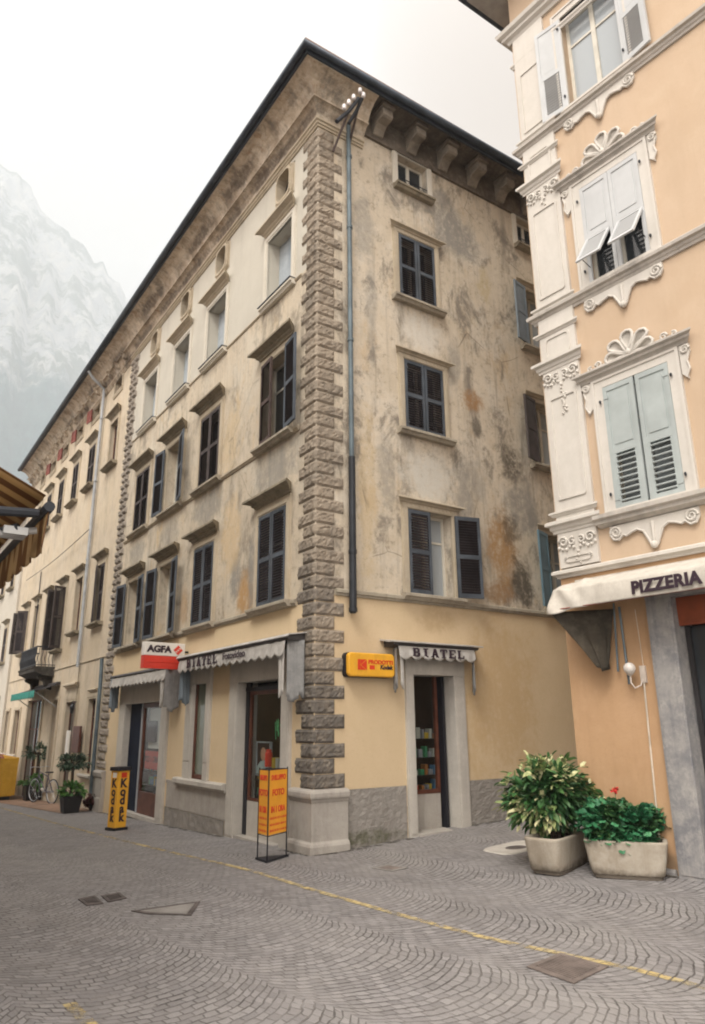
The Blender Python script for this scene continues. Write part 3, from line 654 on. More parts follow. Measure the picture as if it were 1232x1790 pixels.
# rain pipe on the corner
mb = MB(R); mb.tube([(.60, .09, 5.65), (.595, .09, 9.0), (.59, .09, 12.35), (.62, .3, 12.55), (.62, .6, 12.66)], .042, 12)
for zz in (7.7, 9.9, 11.4): mb.tube([(.597, .09, zz), (.597, .09, zz+.05)], .054, 12)
mb.build('downpipe', m_pipe, CB, smooth=False)
mb = MB(R); mb.tube([(.60, .095, 3.20), (.60, .095, 3.30), (.60, .095, 5.66)], [.045, .058, .055], 12)
for zz in (3.22, 4.1): mb.tube([(.60, .095, zz), (.60, .095, zz+.06)], .066, 12)
mb.build('downpipe', m_pipeD, CB)
# ------------------------------------------------------------------ shop fronts of the corner building
m_white = simple('white_enamel', (.78, .77, .74), .4, .04); m_black = simple('black_enamel', (.015, .015, .02), .5, .1)
m_yel = simple('yellow_plastic', (.78, .40, .035), .4, .08, spec=.4, bump=.02, dirt=(.42, .22, .05), dirt_amt=.3); m_orgred = simple('red_print', (.62, .05, .02), .45, .05, bump=.02)
m_redp = simple('red_plastic', (.66, .055, .035), .35, .05, bump=.02); m_ink = simple('dark_ink', (.035, .02, .03), .6, .1, bump=.02)
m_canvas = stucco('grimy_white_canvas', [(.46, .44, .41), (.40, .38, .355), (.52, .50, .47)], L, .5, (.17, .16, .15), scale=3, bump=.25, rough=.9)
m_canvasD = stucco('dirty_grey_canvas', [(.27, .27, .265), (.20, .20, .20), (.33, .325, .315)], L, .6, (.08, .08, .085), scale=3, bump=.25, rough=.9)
m_cass = simple('awning_casing_metal', (.42, .40, .38), .5, .15, dirt=(.1, .09, .08)); m_cassD = simple('dark_awning_casing', (.05, .045, .045), .5, .2)
m_floor = simple('shop_floor_stone', (.42, .39, .35), .7, .12, 3)
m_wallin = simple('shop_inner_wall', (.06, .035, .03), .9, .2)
def lintel_frame(fr, u0, u1, z0, z1, wl, wr, top, name, parent, mat=m_stonelite, proud=.05, joints=()):
    mb = MB(fr)
    mb.box(u0-wl, u0, -.33, proud, z0, z1); mb.box(u1, u1+wr, -.33, proud, z0, z1); mb.box(u0-wl-.003, u1+wr+.003, -.33, proud+.004, z1, z1+top)
    if proud > .03:
        mb.box(u0-wl+.03, u0-.03, 0, proud+.010, z0+.3, z1-.02); mb.box(u1+.03, u1+wr-.03, 0, proud+.010, z0+.3, z1-.02)
    return mb.build(name, mat, parent, bevel=.004)
LD = FR(L.p(0, .17, 0), dL, nL)
# right-hand big doorway on the street
df = lintel_frame(L, .88, 2.40, -.35, 2.30, .26, .30, .42, 'shop_doorway', CB)
mb = MB(L); mb.box(.86, 2.38, -1.3, .03, -.10, -.035); mb.build('threshold', m_floor, df)
mb = MB(LD); mb.box(.86, 2.36, -.30, -.26, 2.16, 2.22); mb.box(2.27, 2.38, -.34, -.28, -.03, 2.3); mb.build('dark_post', m_black, df)
mb = MB(LD)
for a, b, c, d in ((.90, .94, 0, 2.2), (2.20, 2.245, 0, 2.2)): mb.box(a, b, -.34, -.29, .48, 2.16)
mb.box(.94, 2.20, -.339, -.291, .48, .52); mb.box(.94, 2.20, -.339, -.291, 2.10, 2.16)
mb.build('door_frame', m_sashD, df)
mb = MB(LD); mb.box(.90, 2.26, -.335, -.295, -.035, .478); mb.build('lower_panel', m_stonelite, df)
mb = MB(LD); mb.box(.95, 2.2, -.318, -.312, .53, 2.1); mb.build('pane', m_clear, df)
# shop window between the doors, its sill and the stone slabs below
wf = lintel_frame(L, 3.72, 4.32, .70, 2.36, .20, .34, .30, 'shop_window', CB)
mb = MB(L); mb.prof([(0, .56), (.06, .56), (.07, .60), (.12, .61), (.12, .675), (.10, .695), (0, .70)], 2.72, 4.95); mb.build('sill', m_stonelite, wf)
mb = MB(LD); mb.box(3.72, 3.79, -.24, -.18, .70, 2.36); mb.box(4.25, 4.32, -.24, -.18, .70, 2.36); mb.box(3.79, 4.25, -.239, -.181, .70, .78); mb.build('sash', m_sashD, wf)
m_curt = stucco('pale_green_curtain', [(.26, .29, .22), (.20, .23, .17), (.32, .34, .27)], L, .3, (.15, .16, .12), scale=5, bump=.1)
mb = MB(LD); mb.box(3.76, 4.28, -.215, -.205, .75, 2.36); mb.build('pane', glass('green_curtained_glass', (.14, .16, .12), .12, .5), wf)
mb = MB(L); mb.box(2.72, 4.08, -.02, .035, .14, .555); mb.box(4.085, 5.44, -.02, .035, .14, .555); mb.box(4.96, 5.50, -.02, .033, .558, .62); mb.build('base_slabs', m_stone, CB)
mb = MB(L); mb.grid(40, 8, lambda a, b: (2.72+a*2.73, .052+.012*mnoise.noise(Vector((a*20, b*7, 2))), -.45+b*.59)); mb.build('base_kerb', m_plinth, CB, recalc=False)
# left-hand doorway
df = lintel_frame(L, 5.98, 8.40, -.40, 2.10, .36, .42, .42, 'shop_doorway', CB)
mb = MB(L); mb.box(5.92, 8.43, -1.3, .05, -.24, -.16); mb.build('threshold', m_floor, df)
mb = MB(LD)
for a, b in ((5.98, 6.03), (7.37, 7.43)): mb.box(a, b, -.30, -.24, -.16, 2.12)
mb.box(6.03, 7.37, -.299, -.241, -.16, .28); mb.box(6.03, 7.37, -.299, -.241, 2.0, 2.12); mb.build('door_frame', m_sashD, df)
mb = MB(LD); mb.box(7.46, 7.49, -.31, -.22, -.16, 2.12); mb.build('door_edge', m_pipeL, df)
mb = MB(LD); mb.box(7.50, 8.42, -.33, -.27, -.16, 2.12); mb.build('folded_door', simple('navy_panel', (.012, .016, .03), .8, .2, spec=.1), df)
mb = MB(LD); mb.box(6.06, 7.34, -.275, -.268, .26, 2.02); mb.build('pane', m_clear, df)
# dark shop rooms behind the glass
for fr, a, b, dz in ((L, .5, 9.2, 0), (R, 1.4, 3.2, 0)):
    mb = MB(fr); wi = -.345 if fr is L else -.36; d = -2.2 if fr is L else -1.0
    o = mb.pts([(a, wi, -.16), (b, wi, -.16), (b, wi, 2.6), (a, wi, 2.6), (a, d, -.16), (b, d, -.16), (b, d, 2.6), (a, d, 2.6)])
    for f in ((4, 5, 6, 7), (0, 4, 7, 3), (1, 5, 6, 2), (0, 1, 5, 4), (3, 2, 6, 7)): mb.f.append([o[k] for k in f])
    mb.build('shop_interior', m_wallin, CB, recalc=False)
# goods behind the glass
PRODUCTS = [(.5, .05, .03), (.55, .38, .05), (.07, .2, .36), (.5, .5, .46), (.06, .28, .14), (.45, .18, .06), (.3, .3, .34)]
pm = [simple('packaging_print_%s' % n_, c, .5, .1) for n_, c in zip(('red', 'yellow', 'blue', 'white', 'green', 'orange', 'grey'), PRODUCTS)]
NB = {'red': 0}
m_pot_ = simple('dark_shelf', (.03, .028, .03), .6)
def shelf(fr, u0, u1, w, z, parent, n, hmax=.18, seed=1):
    rnd = random.Random(seed)
    mb = MB(fr); mb.box(u0, u1, w-.12, w+.10, z-.015, z); mb.build('shelf', m_pot_, parent)
    u = u0+.03
    for k in range(n):
        ww = rnd.uniform(.025, .08); h = rnd.uniform(.07, hmax)
        if u+ww > u1-.02: break
        mb = MB(fr); mb.box(u, u+ww, w-.05, w+.06, z+.001, z+h); mb.box(u+.008, u+ww-.008, w+.0605, w+.063, z+h*.35, z+h*.7)
        mb.build('packet', pm[rnd.randrange(7)], parent, bevel=.004); u += ww + rnd.uniform(.01, .06)
sr = root('display_rack', LD.p(1.5, -.55, -.03), 'display rack of small packets behind the glass of the doorway beside the orange stand', 'display rack')
for i, zz in enumerate((.58, .80)): shelf(LD, .98, 2.15, -.46, zz, sr, 14, .13, 3+i)
shelf(LD, .98, 1.66, -.40, .99, sr, 10, .2, 11)
sr = root('display_rack', R.p(2.1, -.5, .1), 'display rack of small goods behind the narrow alley shop door', 'display rack')
for i, zz in enumerate((.64, .86, 1.12, 1.40)): shelf(R, 1.76, 2.56, -.42, zz, sr, 10, .17, 23+i)
sr = root('display_rack', LD.p(6.7, -.6, -.16), 'display rack of packets behind the brown glazed door at the left awning', 'display rack')
for i, zz in enumerate((.42, .70)): shelf(LD, 6.1, 7.35, -.43, zz, sr, 12, .2, 33+i)
# framed portrait poster, red canister, green-yellow hanging strips
def poster():
    r_ = root('framed_poster', LD.p(1.95, -.40, .95), 'small framed portrait poster in the doorway behind the orange stand', 'poster')
    mb = MB(LD); mb.box(1.70, 2.16, -.42, -.40, .86, 1.36); mb.build('backing', m_ink, r_)
    mb = MB(LD); mb.plate([(1.72, .88), (2.14, .88), (2.14, .98), (2.02, 1.07), (1.90, 1.09), (1.78, 1.02), (1.72, .95)], -.399, -.392); mb.build('print', simple('pale_teal_cloth_print', (.50, .62, .64), .6, .15), r_)
    mb = MB(LD); mb.plate([(1.93+.085*math.cos(a), 1.18+.10*math.sin(a)) for a in [k*math.pi/8 for k in range(16)]], -.399, -.389); mb.build('print', simple('warm_skin_print', (.60, .34, .23), .6, .2), r_)
    mb = MB(LD); mb.ring([(1.69, .85), (2.17, .85), (2.17, 1.37), (1.69, 1.37)], [(1.71, .87), (2.15, .87), (2.15, 1.35), (1.71, 1.35)], -.425, -.385); mb.build('frame', simple('grey_poster_frame', (.40, .44, .48), .5), r_)
poster()
mb = MB(); mb.lathe(LD.p(1.70, -.37, 1.0), [(.001, 0), (.055, 0), (.058, .02), (.058, .2), (.045, .22), (.045, .25), (.03, .26), (.001, .26)], 16); o = mb.build('canister', m_redp, None, smooth=False)
tag(o, 'red canister on the shelf above the orange poster stand', 'canister')
fr_ = LD; mb = MB(LD); rnd = random.Random(5)
for k in range(26):
    u = 1.0+rnd.random()*.5; zt = 1.72-rnd.random()*.1; h = rnd.uniform(.05, .3); w_ = -.37-rnd.random()*.05
    mb.prof([(w_, zt-h), (w_+.004, zt-h), (w_+.014, zt), (w_+.010, zt)], u, u+rnd.uniform(.01, .03))
tag(mb.build('hanging_streamers', simple('green_foil', (.12, .60, .25), .35, .6, 20), None), 'green streamers hanging inside the doorway behind the orange stand', 'streamers')
# white board added as the sky's reflection in the glass, dark screen and red notice at the left door
mb = MB(LD); mb.box(6.10, 7.30, -.36, -.35, 1.15, 1.98); tag(mb.build('reflection_board', m_white, None), 'white board added behind the brown glazed door as its bright reflection', 'reflection board')
mb = MB(LD); mb.box(6.75, 7.30, -.348, -.31, 1.28, 1.72); mb.box(6.79, 7.26, -.312, -.305, 1.32, 1.68); tag(mb.build('monitor', m_ink, None, bevel=.01), 'dark screen in front of the white reflection board', 'monitor')
rn = root('red_notice', LD.p(6.7, -.34, .78), 'red notice fixed inside the brown glazed door at the left awning', 'notice')
mb = MB(LD); mb.box(6.14, 7.30, -.31, -.30, .74, 1.10); mb.build('board', m_orgred, rn)
text('lettering', 'FOTO 1 ORA', LD, -1, 6.95, -.297, .93, .18, m_ink, rn)
# alley shop door
df = lintel_frame(R, 1.74, 2.56, -.2, 2.35, .15, .22, .24, 'shop_doorway', CB)
mb = MB(R); mb.box(1.74, 2.60, -.5, .10, .02, .10); mb.build('threshold', m_floor, df)
mb = MB(R); mb.box(1.75, 2.42, -.27, -.23, .10, .60); mb.build('lower_panel', m_stone, df)
mb = MB(R); mb.box(1.75, 1.80, -.28, -.22, .601, 2.36); mb.box(2.37, 2.42, -.28, -.22, .601, 2.36); mb.box(1.80, 2.37, -.279, -.221, .601, .66); mb.build('door_frame', m_sashD, df)
mb = MB(R); mb.box(2.47, 2.52, -.28, -.16, .10, 2.35); mb.build('dark_post', m_black, df)
mb = MB(R); mb.box(1.79, 2.38, -.253, -.247, .65, 2.36); mb.build('pane', m_clear, df)

# ------------------------------------------------------------------ awnings (rolled in, with scalloped valances)
def scallop(fr, u0, u1, w0, w1, z0, z1, n, mat, parent, name='valance', depth=.07, wave=.012, world=None):
    mb = MB(fr); N = n*10
    def fn(a, b):
        u = u0+(u1-u0)*a; e = depth*abs(math.sin(math.pi*n*a))**.7
        zb = z0 + depth - e; z = z1+(zb-z1)*b
        return (u, w0+(w1-w0)*b + wave*math.sin(a*n*math.pi*2)*b + .01*mnoise.noise(Vector((u*6, b*3, 0))), z)
    mb.grid(N, 6, fn); return mb.build(name, mat, parent, recalc=False, smooth=True, solid=.004)
def curtain(fr, u0, u1, w0, w1, z0, z1, mat, parent, folds=4, amp=.03, name='side_curtain', taper=0, seed=0):
    mb = MB(fr)
    def fn(a, b):
        k = 1-taper*b; f = amp*math.sin(a*folds*2*math.pi+seed)*(.4+.6*b)
        return (u0+(u1-u0)*(a*k+(1-k)*.5)+f*.6, w0+(w1-w0)*a+f, z1+(z0-z1)*b + .05*math.sin(a*7+seed)*b)
    mb.grid(36, 12, fn); return mb.build(name, mat, parent, recalc=False, smooth=True, solid=.004)
aw = root('shop_awning', L.p(2.4, .1, 2.9), 'grimy white scalloped awning lettered BIATEL over the doorway behind the orange stand', 'awning', 'rolled shop awnings')
mb = MB(L); mb.prof([(.004, 2.80), (.16, 2.80), (.30, 2.79), (.33, 2.82), (.30, 2.86), (.004, 2.90)], .22, 4.50); mb.build('casing', m_cassD, aw)
mb = MB(L); mb.prof([(.003, 2.905), (.31, 2.865), (.335, 2.835), (.34, 2.845), (.315, 2.88), (.003, 2.92)], .18, 4.54); mb.build('cover', m_cass, aw)
scallop(L, .32, 4.44, .30, .33, 2.55, 2.80, 16, m_canvas, aw)
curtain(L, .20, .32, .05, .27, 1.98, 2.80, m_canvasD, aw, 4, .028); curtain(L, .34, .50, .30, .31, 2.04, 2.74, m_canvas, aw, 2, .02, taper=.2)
curtain(L, 4.36, 4.48, .30, .06, 2.03, 2.80, m_shutG, aw, 3, .02)
def slab_letters(txt, fr, sgn, uc, w, z, h, wd, gap, mat, parent, slant=0):
    "heavy letters with slab serifs"
    st = h*.20; sl = h*.13
    X0 = -(len(txt)*wd+(len(txt)-1)*gap)/2
    for i, ch in enumerate(txt):
        x = X0+i*(wd+gap); mb = MB(fr); Z = w+.004
        def B(a, b, c, d, k=0): u0_, u1_ = sorted((uc+sgn*(x+a*wd), uc+sgn*(x+b*wd))); mb.box(u0_, u1_, w+k*.0007, Z+k*.0009, z+(c-.5)*h, z+(d-.5)*h)
        def Q(pts_, k=3): mb.plate([(uc+sgn*(x+a*wd), z+(b-.5)*h) for a, b in pts_], w+k*.0007, Z+k*.0009)
        if ch == 'B': B(.08, .38, 0, 1); B(0, .75, 0, .16, 1); B(0, .75, .84, 1, 1); B(.3, .75, .43, .58, 1); B(.66, .95, .08, .47, 2); B(.62, .90, .54, .92, 2)
        elif ch == 'I': B(.34, .66, 0, 1); B(.18, .82, 0, .15, 1); B(.18, .82, .85, 1, 1)
        elif ch == 'A': Q([(.04, 0), (.34, 0), (.60, 1), (.36, 1)]); Q([(.66, 0), (1.0, 0), (.66, 1), (.42, 1)], 5); B(.3, .72, .25, .40, 1); B(-.02, .40, 0, .12, 2); B(.6, 1.05, 0, .12, 2)
        elif ch == 'T': B(.34, .66, 0, 1); B(0, 1, .84, 1, 1); B(0, .16, .66, .86, 2); B(.84, 1, .66, .86, 2); B(.2, .8, 0, .12, 2)
        elif ch == 'E': B(.08, .38, 0, 1); B(0, .95, 0, .16, 1); B(0, .95, .84, 1, 1); B(.3, .7, .43, .57, 1); B(.8, .95, .14, .34, 2); B(.8, .95, .66, .86, 2)
        elif ch == 'L': B(.08, .38, 0, 1); B(0, .95, 0, .16, 1); B(0, .5, .86, 1, 1); B(.8, .95, .14, .36, 2)
        mb.build('letter', mat, parent)
slab_letters('BIATEL', L, -1, 3.30, .335, 2.71, .155, .19, .045, m_ink, aw)
text('lettering', 'Fotovideo', L, -1, 1.98, .338, 2.715, .16, m_ink, aw, bold=.002, sx=1.3)
aw = root('shop_awning', L.p(7, .1, 2.8), 'grimy white scalloped awning above the brown glazed door, partly behind the red and white sign', 'awning', 'rolled shop awnings')
mb = MB(L); mb.prof([(.004, 2.70), (.16, 2.70), (.28, 2.69), (.31, 2.72), (.28, 2.76), (.004, 2.80)], 5.05, 8.95); mb.build('casing', m_cassD, aw)
scallop(L, 5.15, 8.9, .28, .32, 2.44, 2.70, 15, m_canvas, aw)
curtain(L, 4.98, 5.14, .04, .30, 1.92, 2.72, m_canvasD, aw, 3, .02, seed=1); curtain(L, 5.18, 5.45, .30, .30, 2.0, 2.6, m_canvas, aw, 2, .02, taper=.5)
curtain(L, 8.78, 8.92, .30, .05, 1.98, 2.70, m_shutG, aw, 3, .02, seed=2)
aw = root('shop_awning', R.p(2, .1, 2.8), 'small grimy awning lettered BIATEL over the narrow alley shop door', 'awning', 'rolled shop awnings')
mb = MB(R); mb.prof([(.004, 2.74), (.14, 2.74), (.24, 2.76), (.26, 2.79), (.004, 2.83)], 1.22, 2.94); mb.build('casing', m_cassD, aw)
mb = MB(R); mb.prof([(.003, 2.835), (.265, 2.795), (.28, 2.80), (.28, 2.815), (.003, 2.86)], 1.14, 3.02); mb.build('cover', m_cass, aw)
scallop(R, 1.32, 2.86, .235, .26, 2.545, 2.75, 7, m_canvas, aw, depth=.06)
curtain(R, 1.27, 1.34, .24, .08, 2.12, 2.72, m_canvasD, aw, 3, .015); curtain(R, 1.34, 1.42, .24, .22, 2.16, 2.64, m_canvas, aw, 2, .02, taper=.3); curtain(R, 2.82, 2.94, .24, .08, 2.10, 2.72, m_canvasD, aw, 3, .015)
slab_letters('BIATEL', R, 1, 2.09, .262, 2.665, .13, .145, .035, m_ink, aw)

# ------------------------------------------------------------------ signs
m_signw = simple('sign_white_panel', (.74, .71, .66), .35, .04, bump=.02)
sg = root('hanging_sign', L.p(4.95, .3, 2.62), 'red and white box sign lettered AGFA standing out between the two street awnings', 'shop sign')
SF = FR(L.p(4.93, .02, 0), nL*-.18 + Vector((1, -.35, 0)).normalized()*0 + nL*1.18, nL)
# the box stands out from the wall: its long side runs outwards
ang = 90; BX = L.sub(4.80, .10, 97, 1)     # d points outwards, n along the wall towards the corner
BXn = -BX.n if BX.n.dot(dL) > 0 else BX.n
BX = FR(BX.o, BX.d, BXn)
mb = MB(BX); mb.box(0, .84, -.07, .07, 2.90, 3.15); mb.build('upper_panel', m_signw, sg, bevel=.01)
mb = MB(BX); mb.box(.001, .839, -.069, .069, 2.66, 2.899); mb.box(.02, .82, .0695, .074, 2.775, 2.79); mb.build('lower_panel', m_redp, sg, bevel=.01)
rgt = -1
text('lettering', 'AGFA', BX, rgt, .54, .071, 3.02, .165, m_ink, sg, bold=.010, sx=1.15)
mb = MB(BX); c, z = .15, 3.02
mb.plate([(c-.10, z), (c, z-.095), (c+.10, z), (c, z+.095)], .0705, .074)
mb.build('emblem', m_redp, sg)
mb = MB(BX)
for a, b in ((-.035, .03), (.035, -.03), (0, 0)): mb.plate([(c+a-.028, z+b), (c+a, z+b-.012), (c+a+.028, z+b), (c+a, z+b+.012)], .0745, .0755)
mb.build('emblem', m_signw, sg)
mb = MB(L); mb.tube([(4.80, -.02, 3.0), (4.80, .12, 3.0)], .02, 8); mb.tube([(4.80, -.02, 2.75), (4.80, .12, 2.75)], .02, 8); mb.build('bracket', m_pipeD, sg)
# yellow light box on the alley front
def rrect(u0, u1, z0, z1, r, n=5):
    o = []
    for cx, cz, a0 in ((u1-r, z1-r, 0), (u0+r, z1-r, 90), (u0+r, z0+r, 180), (u1-r, z0+r, 270)):
        for k in range(n+1): a = math.radians(a0+90*k/n); o.append((cx+r*math.cos(a), cz+r*math.sin(a)))
    return o
sg = root('light_box_sign', R.p(.86, 0, 2.29), 'yellow rounded box sign with red and black lettering beside the alley awning', 'shop sign')
mb = MB(R); mb.plate(rrect(.46, 1.30, 2.28, 2.63, .06), -.01, .09); mb.build('back_box', m_black, sg)
mb = MB(R); mb.plate(rrect(.465, 1.295, 2.285, 2.625, .06), .091, .17); mb.build('face', m_yel, sg, bevel=.02)
mb = MB(R); k0 = .62; zc = 2.455; h = .075
mb.plate([(k0, zc-h), (k0+.045, zc-h), (k0+.045, zc+h), (k0, zc+h)], .1715, .174)
mb.plate([(k0+.05, zc), (k0+.155, zc+h), (k0+.05, zc+h*.98)], .1715, .174); mb.plate([(k0+.055, zc-.006), (k0+.16, zc-h), (k0+.16, zc+h*.9)], .1715, .174)
mb.plate([(k0+.05, zc-.012), (k0+.05, zc-h), (k0+.145, zc-h)], .1715, .174); mb.build('emblem', m_orgred, sg)
text('lettering', 'PRODOTTI', R, 1, 1.03, .172, 2.495, .078, m_orgred, sg, bold=.003, sx=1.15)
text('lettering', 'Kodak', R, 1, 1.13, .172, 2.425, .085, m_ink, sg, bold=.004, shear=.15)
mb = MB(R); mb.box(.83, .92, .1715, .174, 2.39, 2.45); mb.build('emblem', m_orgred, sg)
# yellow pillar sign on the street
def pillar_sign():
    b = Vector((-3.79, 3.80, 0)); z0 = gz(b.x, b.y)
    r_ = root('pillar_sign', (b.x, b.y, z0), 'yellow three-sided pillar sign lettered Kodak standing by the left doorway', 'street sign')
    F1 = FR((b.x, b.y, z0), Vector((.617, .787, 0)), Vector((.787, -.617, 0)))
    def tri(s, zlo, zhi, mat, name, rot=0):
        mb = MB(); pts_ = []
        for k in range(4):
            a = math.radians(45+90*k+rot); pts_.append((s*math.cos(a), s*math.sin(a)))
        i = mb.raw([b+F1.d*p_[0]+F1.n*p_[1]+Vector((0, 0, z0+zz)) for zz in (zlo, zhi) for p_ in pts_])
        for f in ((0, 1, 2, 3), (4, 5, 6, 7), (0, 1, 5, 4), (1, 2, 6, 5), (2, 3, 7, 6), (3, 0, 4, 7)): mb.f.append([i[k] for k in f])
        return mb.build(name, mat, r_, bevel=.006)
    s = .17
    tri(.205, 0, .05, m_black, 'base', 0); tri(.165, .05, 1.02, m_yel, 'body', 0); tri(.20, 1.02, 1.085, m_black, 'cap', 0)
    hw = .165*math.cos(math.radians(45))
    F1 = FR(F1.o, F1.d, F1.n)
    for fr, sg_ in ((F1, 1), (FR(F1.o, F1.n, -F1.d), 1)):
        for k, ch in enumerate('Kodak'): text('letter', ch, fr, sg_ , 0, hw+.002, .80-.145*k, .21 if ch != 'K' or k else .21, m_ink, r_, bold=.008)
        mb = MB(fr); mb.box(-.06, .06, hw+.001, hw+.004, .90, .99); mb.build('emblem', m_orgred if fr is F1 else m_signw, r_)
    return F1
PF = pillar_sign()
# orange wire stand
def wire_stand():
    pts_ = [(-.69, -.37), (-.54, -.60), (-.34, -.20)]
    c = sum((Vector((x, y, 0)) for x, y in pts_), Vector())/3; z0 = gz(c.x, c.y)
    r_ = root('poster_stand', (c.x, c.y, z0), 'triangular wire stand with orange posters reading SVILUPPO FOTO in front of the doorway', 'poster stand')
    T = [Vector((x, y, z0)) for x, y in pts_]
    mb = MB()
    for p_ in T: mb.tube([p_+Vector((0, 0, .01)), p_+Vector((0, 0, 1.10))], .009, 8, world=True)
    for zz in (.30, 1.08):
        for a, b in ((0, 1), (1, 2), (2, 0)): mb.tube([T[a]+Vector((0, 0, zz)), T[b]+Vector((0, 0, zz))], .006, 6, world=True)
    mb.build('wire_frame', m_black, r_)
    mb = MB(); E_ = [c + (p_-Vector((c.x, c.y, z0)))*1.16 for p_ in T]
    i = mb.raw([Vector((e.x, e.y, z0+zz)) for zz in (.002, .028) for e in E_]); mb.f += [[i[0], i[1], i[2]], [i[3], i[4], i[5]], [i[0], i[1], i[4], i[3]], [i[1], i[2], i[5], i[4]], [i[2], i[0], i[3], i[5]]]
    mb.build('base', m_black, r_)
    m_pap = simple('orange_yellow_paper', (.80, .36, .03), .6, .06, bump=.03)
    for a, b in ((0, 1), (1, 2), (2, 0)):
        d = (T[b]-T[a]); Lh = d.length; d.normalize(); n = Vector((d.y, -d.x, 0))
        if n.dot(T[a]-c) < 0: n = -n
        fr = FR(T[a], d, n); mb = MB(fr); mb.box(.014, Lh-.014, -.004, .004, .31, 1.07); po = mb.build('poster', m_pap, r_)
        for bd, zz, sz in (('SVILUPPO', .98, .088), ('FOTO', .80, .105), ("IN 1 ORA", .60, .105)):
            o = text('lettering', bd, fr, 1, Lh/2, .005, zz, sz, m_orgred, po, bold=.003, sx=min(1, (Lh-.03)/(len(bd)*sz*.66)))
        rnd = random.Random(3); mb = MB(fr)
        for zz in (.50, .425, .355):
            x = .035
            while x < Lh-.05:
                wv = rnd.uniform(.012, .035); hh = rnd.uniform(.010, .016); mb.plate([(x, zz-hh), (x+wv, zz-hh*.8), (x+wv*.9, zz+hh), (x+wv*.2, zz+hh*1.1)], .0045, .006); x += wv+rnd.uniform(.006, .016)
        mb.build('small_print', m_orgred, po)
wire_stand()
# ------------------------------------------------------------------ far range of houses on the same side
FB = root('far_range', L.p(17, 0, -.6), 'long cream building beyond the corner building, with stone balcony, attic windows and grey rain pipe', 'building')
UF = 24.6
FC = [11.67, 14.05, 16.16, 18.28, 20.3, 22.3]
top = [(c-.38, c+.38, 9.02, 10.42) for c in FC]; low = [(c-.40, c+.40, 4.36, 6.02) for c in FC]; low[3] = (FC[3]-.4, FC[3]+.4, 3.50, 6.02); low[2] = (FC[2]-.4, FC[2]+.4, 4.0, 6.02)
att = [(c-.38, c+.38, 11.42, 11.88) for c in FC]
gfF = [(10.98, 11.72, .42, 2.32), (13.10, 14.2, -1.2, 2.30), (15.30, 15.9, -.2, 2.40), (17.6, 19.9, -1.4, 2.5), (21.3, 22.3, .6, 2.2), (23.5, 24.2, .6, 2.2)]
wall('wall', L, UE, UF, -1.6, 12.3, top+low+att+gfF, .17, m_F, FB)
mb = MB(L); sec = [(UE, 12.3), (UF, 12.3)]
i = mb.pts([(UF, 0, -2), (UF, -9, -2), (UF, -9, 12.3), (UF, 0, 12.3)]); mb.f.append(i)
i = mb.pts([(UE, -9, -2), (UF, -9, -2), (UF, -9, 12.3), (UE, -9, 12.3)]); mb.f.append(i); mb.build('back_wall', m_F, FB, recalc=False)
mb = MB(L); i = mb.pts([(UE+.03, .66, 12.82), (UF, .66, 12.82), (UF, -4, 14.6), (UE+.03, -4, 14.6), (UE+.03, -9, 12.6), (UF, -9, 12.6), (UE+.03, .66, 12.74), (UF, .66, 12.74)])
mb.f += [[i[0], i[1], i[2], i[3]], [i[3], i[2], i[5], i[4]], [i[6], i[7], i[1], i[0]], [i[1], i[7], i[5], i[2]]]; mb.build('roof', m_roof, FB, recalc=False)
mb = MB(L); mb.prof(cov2+[(0, 11.99)], UE+.01, UF); mb.build('cornice', m_cornice, FB)
mb = MB(L); mb.prof(cov+[(0, 11.98)], UE+.01, UF); mb.build('moulding', m_cornice, FB)
mb = MB(L); mb.prof([(.562, 12.60), (.60, 12.60), (.62, 12.80), (.562, 12.80)], UE+.01, UF); mb.build('fascia', m_gutter, FB)
for k in range(20):
    c = UE+.4+k*.72; mb = MB(L); mb.prof([(.10, 12.05), (.20, 12.10), (.23, 12.19), (.30, 12.22), (.30, 12.26), (.10, 12.262)], c-.07, c+.07); mb.build('cornice_bracket', m_cornice, FB)
gutter([L.p(UE+.03, .67, 12.66), L.p(13.1, .67, 12.67), L.p(UF, .67, 12.64)], .07, FB, m_gutter)
wf_ = dict(sw=.11, st=.08, sillx=.17, hm=m_hood, sm=m_hood, frieze=.10, hoodspec=(.07, .19, .95), silld=.2, depth=.17)
fl_top = [(), [('lo', 0, m_shutB), ('hi', 0, m_shutB)], [('lo', 0, m_shutB), ('hi', 0, m_shutB)], [('lo', 0, m_shutB), ('hi', 0, m_shutB)], [('lo', 0, m_shutB), ('hi', 0, m_shutB)], ()]
fl_low = [[('lo', 0, m_shutB), ('hi', 12, m_shutB)], (), [('lo', 110, m_shutB), ('hi', 80, m_shutB)], (), (), [('hi', 100, m_shutB), ('lo', 60, m_shutB)]]
for q, l in zip(top, fl_top): window(FB, L, *q, m_F if 0 else m_surr, leaves=l, sashspec=(m_sashD, m_glass), **wf_)
for q, l in zip(low, fl_low): window(FB, L, *q, m_surr, leaves=l, sashspec=(m_sashD, m_glass), **wf_)
for k, q in enumerate(att):
    wn = window(FB, L, *q, m_surr, sw=.09, st=.07, proud=.02, sillx=.08, sm=m_surr, silld=.05, sashspec=(m_sashD, m_glass, (), ()), leaves=([('hi', 172, m_red, dict(solid=True))] if k in (1, 2, 3, 4) else ()))
gf_f = [dict(sw=.22, st=.16, hoodspec=(-.02, .10, .5)), dict(sw=.24, st=.2, hoodspec=(.05, .2, .8), frieze=.14), dict(sw=.16, st=.12, hoodspec=None), dict(sw=.2, st=.2, hoodspec=None), dict(sw=.16, st=.12, hoodspec=None), dict(sw=.16, st=.12, hoodspec=None)]
